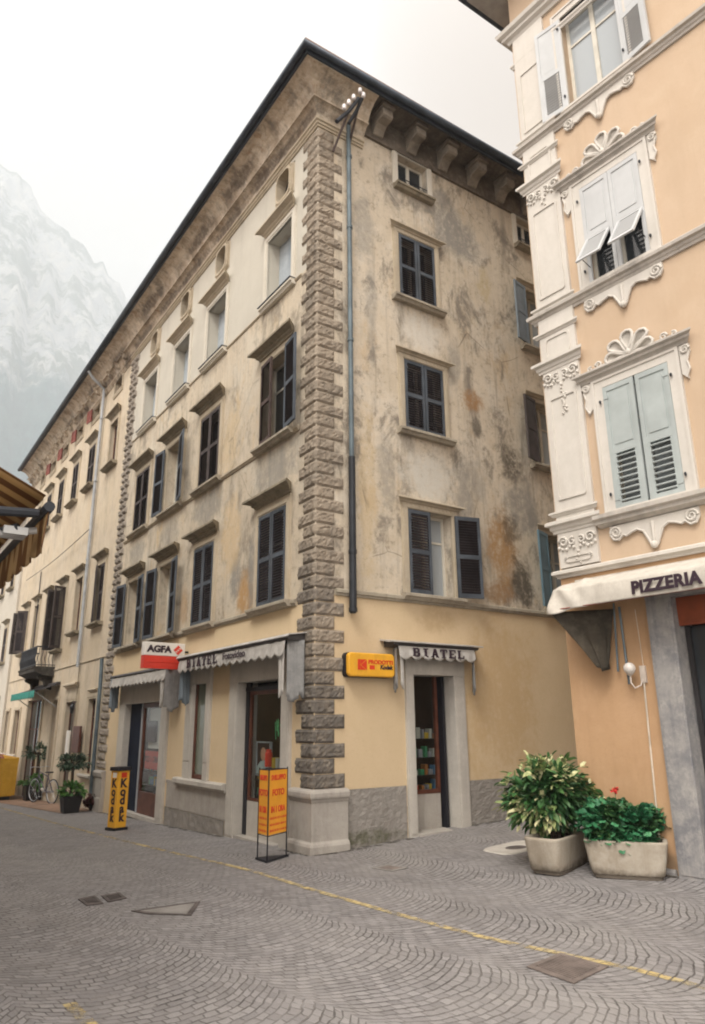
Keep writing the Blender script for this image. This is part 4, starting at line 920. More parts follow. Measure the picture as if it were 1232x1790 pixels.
for k, (q, g_) in enumerate(zip(gfF, gf_f)):
    window(FB, L, q[0], q[1], q[2], q[3], m_surr, sm=m_stonelite, sillx=.2, sashspec=(m_sashD, m_glass, (.5,), (.75,)), silld=.12, depth=.17, **g_)
mb = MB(L); mb.tube([(13.13, .62, 12.58), (13.12, .45, 12.35), (13.08, .09, 12.05), (13.08, .09, 9), (13.05, .09, 6), (13.02, .09, 3.3), (13.02, .09, 3.25)], .048, 10)
for zz in (11, 8.9, 6.4, 4.4): mb.tube([(13.06, .09, zz), (13.06, .09, zz+.05)], .06, 10)
mb.build('downpipe', m_pipeL, FB)
mb = MB(L); mb.tube([(12.98, .05, 3.3), (12.95, .05, 1.6)], .018, 6); mb.build('downpipe', m_hood, FB)
mb = MB(L); mb.tube([(10.52, .10, 3.3), (10.46, .10, 2.6), (10.44, .10, -.3)], .05, 10); mb.build('downpipe', m_pipe, FB)
mb = MB(L); mb.tube([(13.05, .14, 7.35)]+[(13.05+k*.8, .14, 7.35-.1*math.sin(k/12*math.pi)) for k in range(1, 13)], .012, 5); mb.build('cable', m_pipeD, FB)
mb = MB(L); mb.tube([(20.2, .05, 7.3), (20.15, .05, 6.4), (20.1, .05, 4.2)], .02, 5); mb.build('cable', m_pipeD, FB)
string(L, UE+.05, UF, 3.34, .05, .03, m_surr, FB)
# balcony
m_blk = stucco('soot_black_stone', [(.07, .062, .055), (.05, .045, .04), (.13, .12, .10)], L, .5, (.02, .02, .018), scale=2)
BA, BB = 16.35, 19.0
mb = MB(L); mb.prof([(0, 3.16), (.35, 3.2), (.55, 3.3), (.62, 3.32), (.62, 3.42), (.65, 3.44), (.65, 3.48), (0, 3.48)], BA, BB); bl = mb.build('balcony', m_blk, FB)
for u in (BA+.3, BB-.3):
    mb = MB(L); mb.prof([(0, 2.75), (.1, 2.78), (.22, 2.9), (.26, 3.02), (.42, 3.1), (.46, 3.18), (0, 3.2)], u-.1, u+.1); mb.build('bracket', m_blk, bl)
mb = MB(L)
def bal(u, w_): mb.tube([(u, w_, 3.48), (u, w_, 3.58), (u, w_+.02, 3.66), (u, w_+.03, 3.74), (u, w_, 3.9), (u, w_, 4.10)], .011, 5)
n = 34
for k in range(n+1): bal(BA+.03+k*(BB-BA-.06)/n, .60)
for k in range(5):
    bal(BA+.03, .08+k*.11); bal(BB-.03, .08+k*.11)
mb.tube([(BA+.03, 0, 4.11), (BA+.03, .60, 4.11), (BB-.03, .60, 4.11), (BB-.03, 0, 4.11)], .022, 6); mb.tube([(BA+.03, 0, 3.53), (BA+.03, .60, 3.53), (BB-.03, .60, 3.53), (BB-.03, 0, 3.53)], .014, 6)
mb.build('railing', m_pipeD, bl)
# the next house along
NB_ = root('next_house', L.p(30, 0, -1), 'pale grey house at the far end of the street, beyond the long cream building', 'building')
holesN = [(c-.38, c+.38, z0, z0+1.5) for c in (26.3, 28.8, 31.3, 33.8) for z0 in (1.0, 4.3, 7.6)]
wall('wall', L, UF+.02, 38, -2, 10.6, holesN, .2, m_F2, NB_, w=.08)
for h_ in holesN:
    fr8 = FR(L.p(0, .08, 0), dL, nL); window(NB_, fr8, *h_, m_surr, leaves=[('lo', 0, m_shutB), ('hi', 0, m_shutB)] if h_[2] > 2 else (), sashspec=(m_sashD, m_glass), sm=m_hood, **{k: v for k, v in wf_.items() if k not in ('sm',)})
mb = MB(L); mb.box(UF+.02, 38, -8, .5, 10.6, 10.75); mb.build('roof', m_roof, NB_)
i = None
mb = MB(L); q8 = mb.pts([(UF+.02, .08, -2), (UF+.02, -8, -2), (38, -8, -2), (38, .08, -2), (UF+.02, .08, 10.6), (UF+.02, -8, 10.6), (38, -8, 10.6), (38, .08, 10.6)]); mb.f += [[q8[0], q8[1], q8[5], q8[4]], [q8[1], q8[2], q8[6], q8[5]], [q8[2], q8[3], q8[7], q8[6]]]; mb.build('side_wall', m_F2, NB_, recalc=False)
# green awning, menu board, lantern
m_green = stucco('faded_green_canvas', [(.05, .28, .23), (.04, .20, .17), (.09, .34, .29)], L, .4, (.02, .06, .05), scale=3, bump=.2, rough=.85)
aw = root('green_awning', L.p(17, .1, 2.9), 'faded green awning under the stone balcony', 'awning')
mb = MB(L); mb.prof([(.01, 2.86), (.10, 2.84), (.14, 2.88), (.10, 2.95), (.01, 2.95)], 15.3, 19.4); mb.build('casing', m_cassD, aw)
mb = MB(L); mb.grid(30, 8, lambda a, b: (15.4+a*3.9, .10+.62*b, 2.88-.20*b-.03*math.sin(b*3.1)*(1+.5*math.sin(a*17)))); mb.build('canopy', m_cassD, aw, recalc=False, smooth=True, solid=.004)
scallop(L, 15.4, 19.3, .72, .73, 2.44, 2.68, 12, m_green, aw, depth=.04)
mb = MB(L); 
for u in (15.5, 19.2): mb.tube([(u, .03, 2.2), (u, .70, 2.66)], .014, 6)
mb.build('arm', m_pipeL, aw)
mb = MB(L); mb.box(11.84, 12.56, .10, .16, .93, 1.62); o = mb.build('menu_board', m_sashD, None, bevel=.01); tag(o, 'dark brown menu case on the cream wall between two doorways', 'menu board')
mb = MB(L); mb.lathe(L.p(12.9, .16, 1.95), [(.001, 0), (.04, .02), (.07, .2), (.03, .26), (.001, .28)], 6); mb.tube([(12.9, 0, 2.26), (12.9, .16, 2.30), (12.9, .16, 2.22)], .012, 6); tag(mb.build('wall_lantern', m_pipeD, None), 'small dark lantern below the thin rain pipe on the cream wall', 'lantern')
mb = MB(L); mb.box(12.95, 13.25, .12, .16, .75, 1.5); mb.box(12.98, 13.22, .16, .165, .8, 1.45); o = mb.build('menu_stand', m_signw, None, bevel=.01); tag(o, 'white menu sheet hanging by the doorway beside the dark menu case', 'menu sheet')

# ------------------------------------------------------------------ plants, pots, bicycle, container
def leaves(c, rad, n, size, mat, name, parent=None, shape='blade', seed=1, clumps=14, droop=.5, hollow=.35, mb=None, flat=1.0):
    rnd = random.Random(seed); own = mb is None; mb = mb or MB(); c = Vector(c)
    cl = []
    for k in range(clumps):
        v = Vector((rnd.gauss(0, 1), rnd.gauss(0, 1), rnd.gauss(0, 1)*.9+.15)).normalized()*rnd.uniform(.55, .95)
        cl.append((v, rnd.uniform(.18, .42)))
    for k in range(n):
        v, r = rnd.choice(cl); g_ = v + Vector((rnd.gauss(0, 1), rnd.gauss(0, 1), rnd.gauss(0, 1)))*r*.55
        if g_.length > 1.12: g_ *= 1.12/g_.length
        p_ = c + Vector((g_.x*rad[0], g_.y*rad[1], g_.z*rad[2]))
        out = Vector((g_.x, g_.y, g_.z*.6+.25)).normalized(); d = (out + Vector((rnd.gauss(0, .5), rnd.gauss(0, .5), rnd.gauss(0, .4)-droop))).normalized()
        side = d.cross(Vector((rnd.gauss(0, .3), rnd.gauss(0, .3), 1))).normalized(); nn = side.cross(d)
        s = size*rnd.uniform(.65, 1.25)
        if shape == 'blade': w_ = s*.24; pts_ = [p_, p_+d*s*.35+side*w_+nn*s*.04, p_+d*s*.75+side*w_*.7+nn*s*.02, p_+d*s-Vector((0, 0, s*.12)), p_+d*s*.75-side*w_*.7+nn*s*.02, p_+d*s*.35-side*w_+nn*s*.04]
        else:
            w_ = s*.5; pts_ = [p_]+[p_+d*s*(.5+.5*math.cos(a))+side*w_*math.sin(a)+nn*s*.10*math.sin(a*3) for a in (2.5, 1.7, .9, .2, -.2, -.9, -1.7, -2.5)]
        mid = p_+d*s*.5+nn*(-s*.05)
        i = mb.raw(pts_); m_ = mb.raw([mid])[0]
        for a in range(len(i)): mb.f.append([i[a], i[(a+1) % len(i)], m_])
    return mb.build(name, mat, parent, recalc=False) if own else mb
m_var = leafmat('variegated_leaves', [(0, (.03, .10, .03)), (.38, (.06, .16, .045)), (.55, (.18, .26, .09)), (.72, (.42, .44, .20)), (1, (.62, .58, .34))])
m_varD = leafmat('dark_green_leaves', [(0, (.018, .06, .02)), (.6, (.035, .10, .032)), (1, (.07, .16, .05))])
m_ger = leafmat('geranium_leaves', [(0, (.018, .10, .045)), (.5, (.035, .17, .07)), (.85, (.07, .25, .11)), (1, (.12, .32, .15))])
m_fern = leafmat('light_green_leaves', [(0, (.04, .13, .03)), (.5, (.10, .24, .06)), (1, (.2, .35, .1))])
m_olive = leafmat('grey_green_leaves', [(0, (.02, .05, .03)), (.5, (.05, .09, .055)), (1, (.11, .16, .10))])
m_purple = leafmat('dull_red_leaves', [(0, (.06, .015, .02)), (.6, (.15, .04, .045)), (1, (.06, .08, .03))])
m_petal = leafmat('red_petals', [(0, (.5, .02, .02)), (1, (.75, .06, .05))]); m_pink = leafmat('pink_petals', [(0, (.5, .12, .12)), (.6, (.6, .25, .22)), (.8, (.08, .14, .05)), (1, (.10, .18, .06))])
m_conc = stucco('weathered_concrete_planter', [(.40, .355, .29), (.33, .285, .225), (.46, .42, .36)], L, .5, (.20, .16, .115), scale=2.5, bump=.35, blobs=[(-3.5, .06, 3, .12, (.10, .08, .06), .8)])
m_soil = simple('dark_soil', (.035, .025, .02), .95, .3, 20); m_bark = simple('dark_bark', (.06, .045, .035), .9, .3, 10); m_pot = simple('black_pot', (.018, .017, .018), .6, .2)
m_concD = simple('damp_planter_foot', (.12, .10, .08), .9, .2)
def trough(name, c, d, Lx, Wy, h, label, taper=.87):
    c = Vector(c); d = Vector(d).normalized(); n = Vector((-d.y, d.x, 0)); fr = FR(c, d, n)
    r_ = root(name, c, label, 'planter', 'concrete troughs by the peach wall')
    def loop(mb, lx, wy, z):
        o = []
        for k in range(40):
            a = 2*math.pi*k/40; ca, sa = math.cos(a), math.sin(a); e = .27
            o.append((lx/2*math.copysign(abs(ca)**e, ca), wy/2*math.copysign(abs(sa)**e, sa), z))
        return mb.pts(o)
    mb = MB(fr); rings = [loop(mb, Lx*k, Wy*k, z) for k, z in ((taper*.96, .03), (taper, .05), ((1+taper)/2, h*.5), (1, h-.03), (1.01, h-.01), (.99, h), (.90, h), (.88, h-.02), (.86, h-.09))]
    for a, b in zip(rings, rings[1:]):
        for k in range(40): mb.f.append([a[k], a[(k+1) % 40], b[(k+1) % 40], b[k]])
    mb.f.append(rings[0][::-1]); mb.build('trough', m_conc, r_, smooth=True)
    mb = MB(fr); a = loop(mb, Lx*taper*.93, Wy*taper*.93, 0); b = loop(mb, Lx*taper*.955, Wy*taper*.955, .049)
    for k in range(40): mb.f.append([a[k], a[(k+1) % 40], b[(k+1) % 40], b[k]])
    mb.f.append(b); mb.build('foot', m_concD, r_)
    mb = MB(fr); a = loop(mb, Lx*.87, Wy*.87, h-.06); mb.f.append(a); mb.build('soil', m_soil, r_, recalc=False)
    return fr
c1 = Vector((2.86, -1.42, 0)); z1_ = gz(c1.x, c1.y); trough('concrete_planter', (c1.x, c1.y, z1_-.005), (.62, .78, 0), .98, .42, .37, 'pale concrete trough holding the cream and green shrub, farther from the pillar')
c2 = Vector((3.46, -1.90, 0)); z2_ = gz(c2.x, c2.y); trough('concrete_planter', (c2.x, c2.y, z2_-.005), (.935, -.355, 0), .84, .42, .37, 'brownish concrete trough holding the red geranium, beside the grey stone pillar')
def bush(name, base, c, rad, n, size, mat, label, cat, shape, seed, stems=7, stemr=.012, crown='foliage', inner=None, **kw):
    base = Vector(base); r_ = root(name, base, label, cat); rnd = random.Random(seed)
    leaves(c, rad, n, size, mat, crown, r_, shape, seed, **kw)
    if inner: leaves(c, [v*.78 for v in rad], int(n*.8), size*.9, inner, crown, r_, shape, seed+1, **kw)
    mb = MB()
    for k in range(stems):
        t = Vector(c)+Vector((rnd.uniform(-.7, .7)*rad[0], rnd.uniform(-.7, .7)*rad[1], rnd.uniform(-.2, .5)*rad[2])); b = base+Vector((rnd.uniform(-.06, .06), rnd.uniform(-.06, .06), 0))
        mb.tube([b, b.lerp(t, .5)+Vector((0, 0, .08)), t], [stemr, stemr*.7, stemr*.3], 5, world=True)
    mb.build('stem', m_bark, r_); return r_
bush('variegated_shrub', (2.84, -1.42, z1_+.32), (2.80, -1.38, z1_+.75), (.50, .44, .41), 2300, .125, m_var, 'leafy shrub with cream and green drooping leaves in the pale concrete trough', 'shrub', 'blade', 4, clumps=26, inner=m_varD)
g_ = bush('geranium', (3.46, -1.90, z2_+.30), (3.46, -1.88, z2_+.52), (.42, .27, .27), 1700, .075, m_ger, 'bushy green geranium with one red flower head in the trough by the pillar', 'plant', 'round', 9, clumps=24, inner=m_varD)
mb = MB(); mb.tube([Vector((3.40, -1.9, z2_+.6)), Vector((3.40, -1.92, z2_+.84))], .004, 5, world=True); mb.build('flower_stem', m_ger, g_)
leaves((3.40, -1.92, z2_+.86), (.035, .035, .03), 60, .025, m_petal, 'flower_head', g_, 'round', 3, clumps=8)
def pot(px, py, wb, wt_, h, label, plant=None, seed=1):
    z0 = gz(px, py); r_ = root('plant_pot', (px, py, z0), label, 'plant pot', 'dark pots along the cream wall'); mb = MB()
    fr = FR((px, py, z0), dL, nL); rg = []
    for s, z in ((wb, 0), (wt_, h), (wt_+.02, h), (wt_+.02, h+.03), (wt_-.03, h+.03), (wt_-.04, h-.04)): rg.append(mb.raw([fr.p(a*s/2, b*s/2, z) for a, b in ((-1, -1), (1, -1), (1, 1), (-1, 1))]))
    for a, b in zip(rg, rg[1:]):
        for k in range(4): mb.f.append([a[k], a[(k+1) % 4], b[(k+1) % 4], b[k]])
    mb.f.append(rg[0][::-1]); mb.build('tub', m_pot, r_, bevel=.008); mb = MB(); mb.f.append(mb.raw([fr.p(a*(wt_-.04)/2, b*(wt_-.04)/2, h-.03) for a, b in ((-1, -1), (1, -1), (1, 1), (-1, 1))])); mb.build('soil', m_soil, r_, recalc=False)
    return z0
pA = (-6.28, 8.15); zA = pot(*pA, .34, .44, .36, 'square black pot nearest the round dull red bush')
bush('green_plant', (pA[0], pA[1], zA+.33), (pA[0], pA[1], zA+.47), (.26, .26, .16), 260, .14, m_fern, 'light green leafy plant in the nearer black pot', 'plant', 'blade', 21, clumps=12)
pB = (-9.45, 13.45); zB = pot(*pB, .42, .52, .42, 'square black pot beside the bicycle')
bush('green_plant', (pB[0], pB[1], zB+.4), (pB[0], pB[1], zB+.56), (.32, .32, .17), 260, .17, m_fern, 'light green leafy plant in the black pot beside the bicycle', 'plant', 'blade', 22, clumps=12)
pC = (-5.79, 8.55); zC = gz(*pC); r_ = root('plant_pot', (*pC, zC), 'low round pot of the dull red bush', 'plant pot', 'dark pots along the cream wall'); mb = MB(); mb.lathe((*pC, zC), [(.12, 0), (.16, .02), (.19, .16), (.20, .17), (.18, .18), (.001, .15)], 20); mb.build('tub', m_pot, r_)
bush('red_bush', (*pC, zC+.14), (*pC, zC+.27), (.27, .27, .18), 620, .07, m_purple, 'round dull red bush at the foot of the blue grey rain pipe', 'bush', 'round', 23, clumps=16)
def clipped(px, py, zc, rad, tr, label, seed):
    z0 = gz(px, py); r_ = root('clipped_tree', (px, py, z0), label, 'tree', 'clipped trees along the cream wall'); mb = MB()
    mb.tube([Vector((px, py, z0)), Vector((px+.02, py, z0+(zc-z0)*.5)), Vector((px, py, zc))], [tr, tr*.85, tr*.7], 8, world=True)
    for k in range(5):
        a = k*1.3+seed; mb.tube([Vector((px, py, zc-.12)), Vector((px+math.cos(a)*rad[0]*.6, py+math.sin(a)*rad[1]*.6, zc+.05))], [.02, .008], 5, world=True)
    mb.build('trunk', m_bark, r_); leaves((px, py, zc), rad, 1100, .085, m_olive, 'crown', r_, 'blade', seed, clumps=22)
clipped(pA[0]-.06, pA[1]+.10, .78, (.36, .36, .17), .045, 'dark clipped tree with flat crown standing in the nearer black pot', 31)
clipped(pB[0]+.05, pB[1]+.05, .84, (.42, .42, .24), .07, 'grey green clipped tree with flat crown in the black pot beside the bicycle', 32)
def bicycle():
    b = L.p(14.75, .30, 0); z0 = gz(b.x, b.y); fr = FR((b.x, b.y, z0), (dL*.96+nL*.28).normalized(), (nL*.96-dL*.28).normalized())
    r_ = root('bicycle', (b.x, b.y, z0), 'grey bicycle leaning by the cream wall beyond the nearer black pot', 'bicycle')
    m_rub = simple('tyre_rubber', (.02, .02, .02), .8); m_met = simple('bicycle_metal', (.45, .46, .48), .35, .1, metal=.8); m_fr = simple('dark_frame_paint', (.10, .09, .11), .4)
    for u in (-.52, .52):
        mb = MB(fr); mb.tube([(u+.33*math.cos(a), 0, .34+.33*math.sin(a)) for a in [2*math.pi*k/28 for k in range(28)]], .016, 6, closed=True); wh = mb.build('wheel', m_rub, r_, smooth=True)
        mb = MB(fr); mb.tube([(u+.305*math.cos(a), 0, .34+.305*math.sin(a)) for a in [2*math.pi*k/28 for k in range(28)]], .010, 5, closed=True)
        for k in range(14): a = 2*math.pi*k/14; mb.tube([(u, 0, .34), (u+.3*math.cos(a), 0, .34+.3*math.sin(a))], .0022, 3)
        mb.tube([(u, -.04, .34), (u, .04, .34)], .025, 8); mb.build('rim', m_met, wh)
    mb = MB(fr)
    for a, b_ in (((-.52, 0, .34), (-.12, 0, .32)), ((-.12, 0, .32), (-.22, 0, .82)), ((-.12, 0, .32), (.36, 0, .78)), ((-.2, 0, .74), (.34, 0, .86)), ((-.52, 0, .34), (-.2, 0, .74)), ((.36, 0, .74), (.32, 0, .95)), ((.36, 0, .76), (.52, 0, .34))): mb.tube([a, b_], .016, 7)
    mb.build('frame', m_fr, r_)
    mb = MB(fr); mb.tube([(.30, -.28, .98), (.34, -.2, 1.0), (.33, 0, .98), (.34, .2, 1.0), (.30, .28, .98)], .013, 7); mb.build('handlebar', m_met, r_)
    mb = MB(fr); mb.plate([(-.38, .84), (-.36, .88), (-.1, .87), (-.08, .84)], -.07, .07); mb.build('saddle', m_black, r_, bevel=.02)
    mb = MB(fr); mb.tube([(-.12, -.09, .32), (-.12, .09, .32)], .02, 8); mb.box(-.16, -.08, .09, .18, .19, .21); mb.box(-.16, -.08, -.18, -.09, .43, .45); mb.tube([(-.12, .1, .32), (-.12, .1, .20)], .01, 5); mb.tube([(-.12, -.1, .32), (-.12, -.1, .44)], .01, 5); mb.build('pedal_crank', m_met, r_)
bicycle()
def container():
    b = L.p(19.7, 1.55, 0); z0 = gz(b.x, b.y); fr = FR((b.x, b.y, z0), dL, nL)
    r_ = root('yellow_container', (b.x, b.y, z0), 'worn yellow container standing on the street at the far left, pink flowers above its rim', 'container')
    m_y = stucco('worn_yellow_paint', [(.58, .33, .04), (.50, .28, .035), (.64, .38, .06)], L, .4, (.25, .1, .03), scale=2, bump=.2, rough=.6)
    mb = MB(fr); mb.prof([(-.9, .20), (.0, .20), (.08, 1.28), (.11, 1.28), (.11, 1.36), (.03, 1.36), (-.04, .3), (-.86, .3), (-.93, 1.36), (-1.0, 1.36), (-1.0, 1.28)], -2.2, 2.6); mb.box(-2.23, -2.17, -.98, .06, .22, 1.34); mb.box(2.57, 2.63, -.98, .06, .22, 1.34); mb.build('body', m_y, r_)
    mb = MB(fr)
    for k in range(9): u = -2.1+k*.57; mb.prof([(.016, .24), (.05, .24), (.125, 1.27), (.09, 1.27)], u-.03, u+.03)
    mb.build('rib', m_y, r_)
    mb = MB(fr); mb.box(-2.15, 2.55, -.85, -.03, .0, .195); mb.build('skid', m_black, r_)
    rf = root('flower_row', fr.p(0, -.3, 1.2), 'row of pink flowers rising above the rim of the yellow container', 'flowers'); 
    mbl = MB()
    for k in range(14): leaves(fr.p(-2.0+k*.33, -.35, 1.40), (.2, .2, .13), 70, .07, m_pink, 'foliage', None, 'round', 50+k, clumps=6, mb=mbl)
    mbl.build('foliage', m_pink, rf, recalc=False)
container()
#SPLIT3
# ------------------------------------------------------------------ pink house on the right
m_P = stucco('peach_plaster', [(.545, .415, .30), (.51, .38, .265), (.565, .44, .32)], P, .25, (.43, .32, .22), scale=.6, bump=.15)
m_Pl = stucco('orange_ochre_plaster', [(.50, .32, .185), (.46, .29, .165), (.53, .345, .21)], P, .3, (.36, .22, .12), scale=.9, bump=.25, blobs=[(.3, .1, 1.5, .22, (.24, .17, .11), .8)])
m_PW = stucco('white_stucco_ornament', [(.61, .575, .525), (.57, .54, .49), (.64, .605, .56)], P, .3, (.42, .385, .345), scale=1.5, bump=.12)
m_PS = stucco('off_white_sill', [(.50, .465, .42), (.44, .405, .365), (.56, .52, .47)], P, .5, (.25, .23, .21), scale=2, bump=.2)
m_pill = stucco('grey_marble_jamb', [(.34, .325, .31), (.20, .20, .21), (.44, .415, .39)], P, .75, (.10, .11, .14), scale=2.6, bump=.2, rough=.6)
PB = root('peach_house', P.p(-.5, 0, 0), 'peach plastered house on the right with white shell ornaments, pale shutters and white corner pilaster', 'building')
PH = 13.5; PE = -5.2
WU = (-.69, .20)
def PWN(k): return [(k*-2.9+WU[0], k*-2.9+WU[1], a, b) for a, b in ((4.12, 5.79), (7.32, 8.88), (10.34, 12.05))]
cols = [0, 1]
holes = [h for k in cols for h in PWN(k)]
wall('wall', P, PE, PC, 3.42, PH, holes, .22, m_P, PB)
wall('ground_floor_wall', P, PE, PC, -.3, 3.42, [(-1.57, -.34, -.4, 3.02)], .30, m_Pl, PB)
mb = MB(A); i = mb.pts([(0, 0, -.5), (9, 0, -.5), (9, 0, PH), (0, 0, PH)]); mb.f.append(i); mb.build('side_wall', m_P, PB, recalc=False)
mb = MB(); q = [A.p(9, 0, 0), A.p(9, 0, 0) - dP*7.0, P.p(PE, 0, 0)]
for a, b in ((q[0], q[1]), (q[1], q[2])): mb.f.append(mb.raw([a-Vector((0, 0, .5)), b-Vector((0, 0, .5)), b+Vector((0, 0, PH)), a+Vector((0, 0, PH))]))
mb.build('back_wall', m_P, PB, recalc=False)
mb = MB()   # eaves on both sides
def pe(w_, z): return [P.p(PE, w_, z), P.p(PC, 0, z) + nP*w_ + A.n*w_, A.p(9, w_, z)]
m_sof = simple('grey_soffit', (.36, .34, .31), .9, .15)
rows_ = [mb.raw(pe(-.02, PH)), mb.raw(pe(.50, PH)), mb.raw(pe(.50, PH+.10)), mb.raw(pe(-.02, PH+.12))]
for a, b in zip(rows_, rows_[1:]):
    for k in (0, 1): mb.f.append([a[k], a[k+1], b[k+1], b[k]])
mb.build('soffit', m_sof, PB, recalc=False)
mb = MB(); a = mb.raw(pe(.58, PH+.13)); b = mb.raw([P.p(PE, -3.5, PH+2), P.p(PC-3.5, -3.5, PH+2), A.p(9, -3.5, PH+2)])
for k in (0, 1): mb.f.append([a[k], a[k+1], b[k+1], b[k]])
mb.build('roof', m_roof, PB, recalc=False)
gutter([P.p(PE, .56, PH+.08), P.p(PC, 0, PH+.08)+nP*.56+A.n*.56, A.p(9, .56, PH+.08)], .065, PB, m_gutter)
# mouldings that run round the corner
def pband(prof, name, mat, z, u_end=PE, ret=.5, par=PB):
    mb = MB(); n = len(prof); rows = [mb.raw([P.p(u_end, w_, z+zz) for w_, zz in prof]), mb.raw([P.p(PC, 0, z+zz)+nP*w_+A.n*w_ for w_, zz in prof]), mb.raw([A.p(ret, w_, z+zz) for w_, zz in prof])]
    for a, b in zip(rows, rows[1:]):
        for k in range(n-1): mb.f.append([a[k], a[k+1], b[k+1], b[k]])
    mb.f += [rows[0][::-1], rows[-1]]; return mb.build(name, mat, par, recalc=False)
BM = [(0, 0), (.03, .0), (.035, .02), (.05, .035), (.085, .05), (.085, .085), (.06, .10), (0, .115)]
pband(BM, 'moulding', m_PW, 3.42)
BIG = [(0, -.03), (.03, -.03), (.04, .0), (.06, .015), (.07, .045), (.11, .06), (.115, .10), (.09, .125), (0, .13)]
for z in (7.16, 10.14): pband(BIG, 'moulding', m_PS, z)
pband([(0, 0), (.04, 0), (.06, .05), (.12, .08), (.12, .13), (.18, .16), (.20, .22), (0, .24)], 'moulding', m_PW, 12.38)
pband([(0, 0), (.02, 0), (.03, .03), (.05, .05), (.05, .08), (0, .09)], 'moulding', m_PW, 11.86)
# corner pilaster
PA0, PA1 = .50, 1.075
pil = bpy.data.objects.new('pilaster', None); COL.objects.link(pil); place(pil, P.p(.8, 0, 3.5), PB)
mb = MB(P); mb.box(PA0, PA1, -.01, .045, 3.545, 12.37); mb.build('shaft', m_PW, pil)
for z0, z1 in ((4.45, 5.92), (7.48, 8.95), (10.45, 11.6)): mb = MB(P); mb.ring(rrect(PA0+.07, PA1-.07, z0, z1, .03, 2), rrect(PA0+.10, PA1-.10, z0+.03, z1-.03, .02, 2), .04, .062); mb.build('panel_moulding', m_PW, pil)
for z0, z1 in ((6.52, 6.84), (9.56, 9.98), (3.60, 3.70)): mb = MB(P); mb.ring(rrect(PA0+.08, PA1-.08, z0, z1, .06, 3), rrect(PA0+.11, PA1-.11, z0+.03, z1-.03, .05, 3), .04, .06); mb.build('panel_moulding', m_PW, pil)
def cap(z, pr, name):
    mb = MB(P); u0, u1 = PA0, PA1; mb.prof([(w_, z+zz) for w_, zz in pr], u0-.0, u1+.0, -1, 1); mb.build(name, m_PW, pil)
for z in (6.38, 9.41, 4.06): cap(z, [(.0, -.05), (.055, -.05), (.06, -.02), (.08, 0), (.09, .04), (.13, .06), (.13, .10), (.10, .115), (.0, .12)], 'capital_moulding')
for z in (6.88, 9.84, 4.24, 7.30, 10.29): cap(z, [(.0, 0), (.055, 0), (.065, .02), (.085, .035), (.085, .06), (.06, .07), (0, .075)], 'base_moulding')
def spiral(mb, u, w_, z, r, turns=1.6, s=1, t=.016, a0=0): mb.tube([(u+s*r*(1-k/20*.8)*math.cos(a0+k/20*turns*2*math.pi), w_, z+r*(1-k/20*.8)*math.sin(a0+k/20*turns*2*math.pi)) for k in range(20)], [t*(1-.4*k/20) for k in range(20)], 6)
rnd = random.Random(12)
for z in (6.22, 9.24, 3.88):
    mb = MB(P); um = (PA0+PA1)/2
    for s in (-1, 1):
        spiral(mb, um+s*.20, .06, z, .072, 1.5, s, .018); spiral(mb, um+s*.07, .06, z-.01, .055, 1.3, -s, .016, 1)
        for k in range(5): mb.ball(P.p(um+s*(.05+.055*k), .06, z-.09+.02*math.sin(k*2)), .022, 6, 4)
    for k in range(4): mb.ball(P.p(um+rnd.uniform(-.03, .03), .055, z-.15-.05*k), .024-.003*k, 6, 4)
    mb.build('capital_ornament', m_PW, pil, smooth=True)
    if z == 6.22:
        mb = MB(P)
        for k in range(12): mb.ball(P.p(um-.02+rnd.uniform(-.04, .04), .05, z-.30-.025*k), .022, 6, 4)
        mb.build('pendant_ornament', m_PW, pil, smooth=True)
def shell(u, z, R_, parent):
    mb = MB(P); n = 5
    for k in range(n):
        a = math.radians(12+156*k/(n-1)); L_ = R_*(1.0 if k == 2 else .94 if k in (1, 3) else .80); wd = R_*.30
        ca, sa = math.cos(a), math.sin(a)
        def pt(t, x, w_): r = .10*R_+t*L_*.95; return (u+ca*r-sa*x, w_, z+.02+(sa*r+ca*x)*.80)
        outl = [pt(t, x*wd, .07) for t, x in ((0, 0), (.3, -.28), (.6, -.62), (.82, -.72), (.96, -.5), (1.03, 0), (.96, .5), (.82, .72), (.6, .62), (.3, .28))]
        mb.tube(outl, .020, 6, closed=True)
        mb.grid(6, 6, lambda p_, q_: pt(p_*1.0, (q_-.5)*2*wd*(.02+.68*math.sin(min(1, p_*1.15)*math.pi/1.7)), .055-.045*math.sin(math.pi*q_)*math.sin(math.pi*min(.98, p_+.1))))
    mb.ball(P.p(u, .06, z+.05), .045, 8, 6)
    for s in (-1, 1):
        spiral(mb, u+s*(R_+.07), .04, z+.06, .05, 1.4, s, .016, 0); spiral(mb, u+s*(R_+.20), .04, z+.045, .04, 1.3, -s, .014, 1)
        mb.tube([(u+s*(R_*.8), .04, z+.03), (u+s*(R_+.1), .04, z+.02), (u+s*(R_+.33), .04, z+.015)], .022, 6)
    return mb.build('shell_ornament', m_PW, parent, smooth=True)
def apron(u, z, W_, parent):
    mb = MB(P); o = [(-1, 0), (-1.0, -.10), (-.92, -.17), (-.8, -.18), (-.70, -.13), (-.62, -.15), (-.5, -.12), (-.35, -.10), (-.22, -.14), (-.13, -.24), (-.07, -.32), (0, -.35)]
    full = [(u+x*W_, z+y) for x, y in o] + [(u-x*W_, z+y) for x, y in o[-2::-1]]
    mb.plate(full, 0, .035); mb.tube([(a, .035, b) for a, b in full[1:-1]], .016, 6)
    for s in (-1, 1): spiral(mb, u+s*W_*.85, .045, z-.09, .075, 1.7, s, .018)
    mb.ball(P.p(u, .05, z-.33), .045, 8, 6); mb.tube([(u, .04, z-.05), (u, .045, z-.3)], [.03, .012], 6)
    return mb.build('apron_ornament', m_PW, parent, smooth=False)
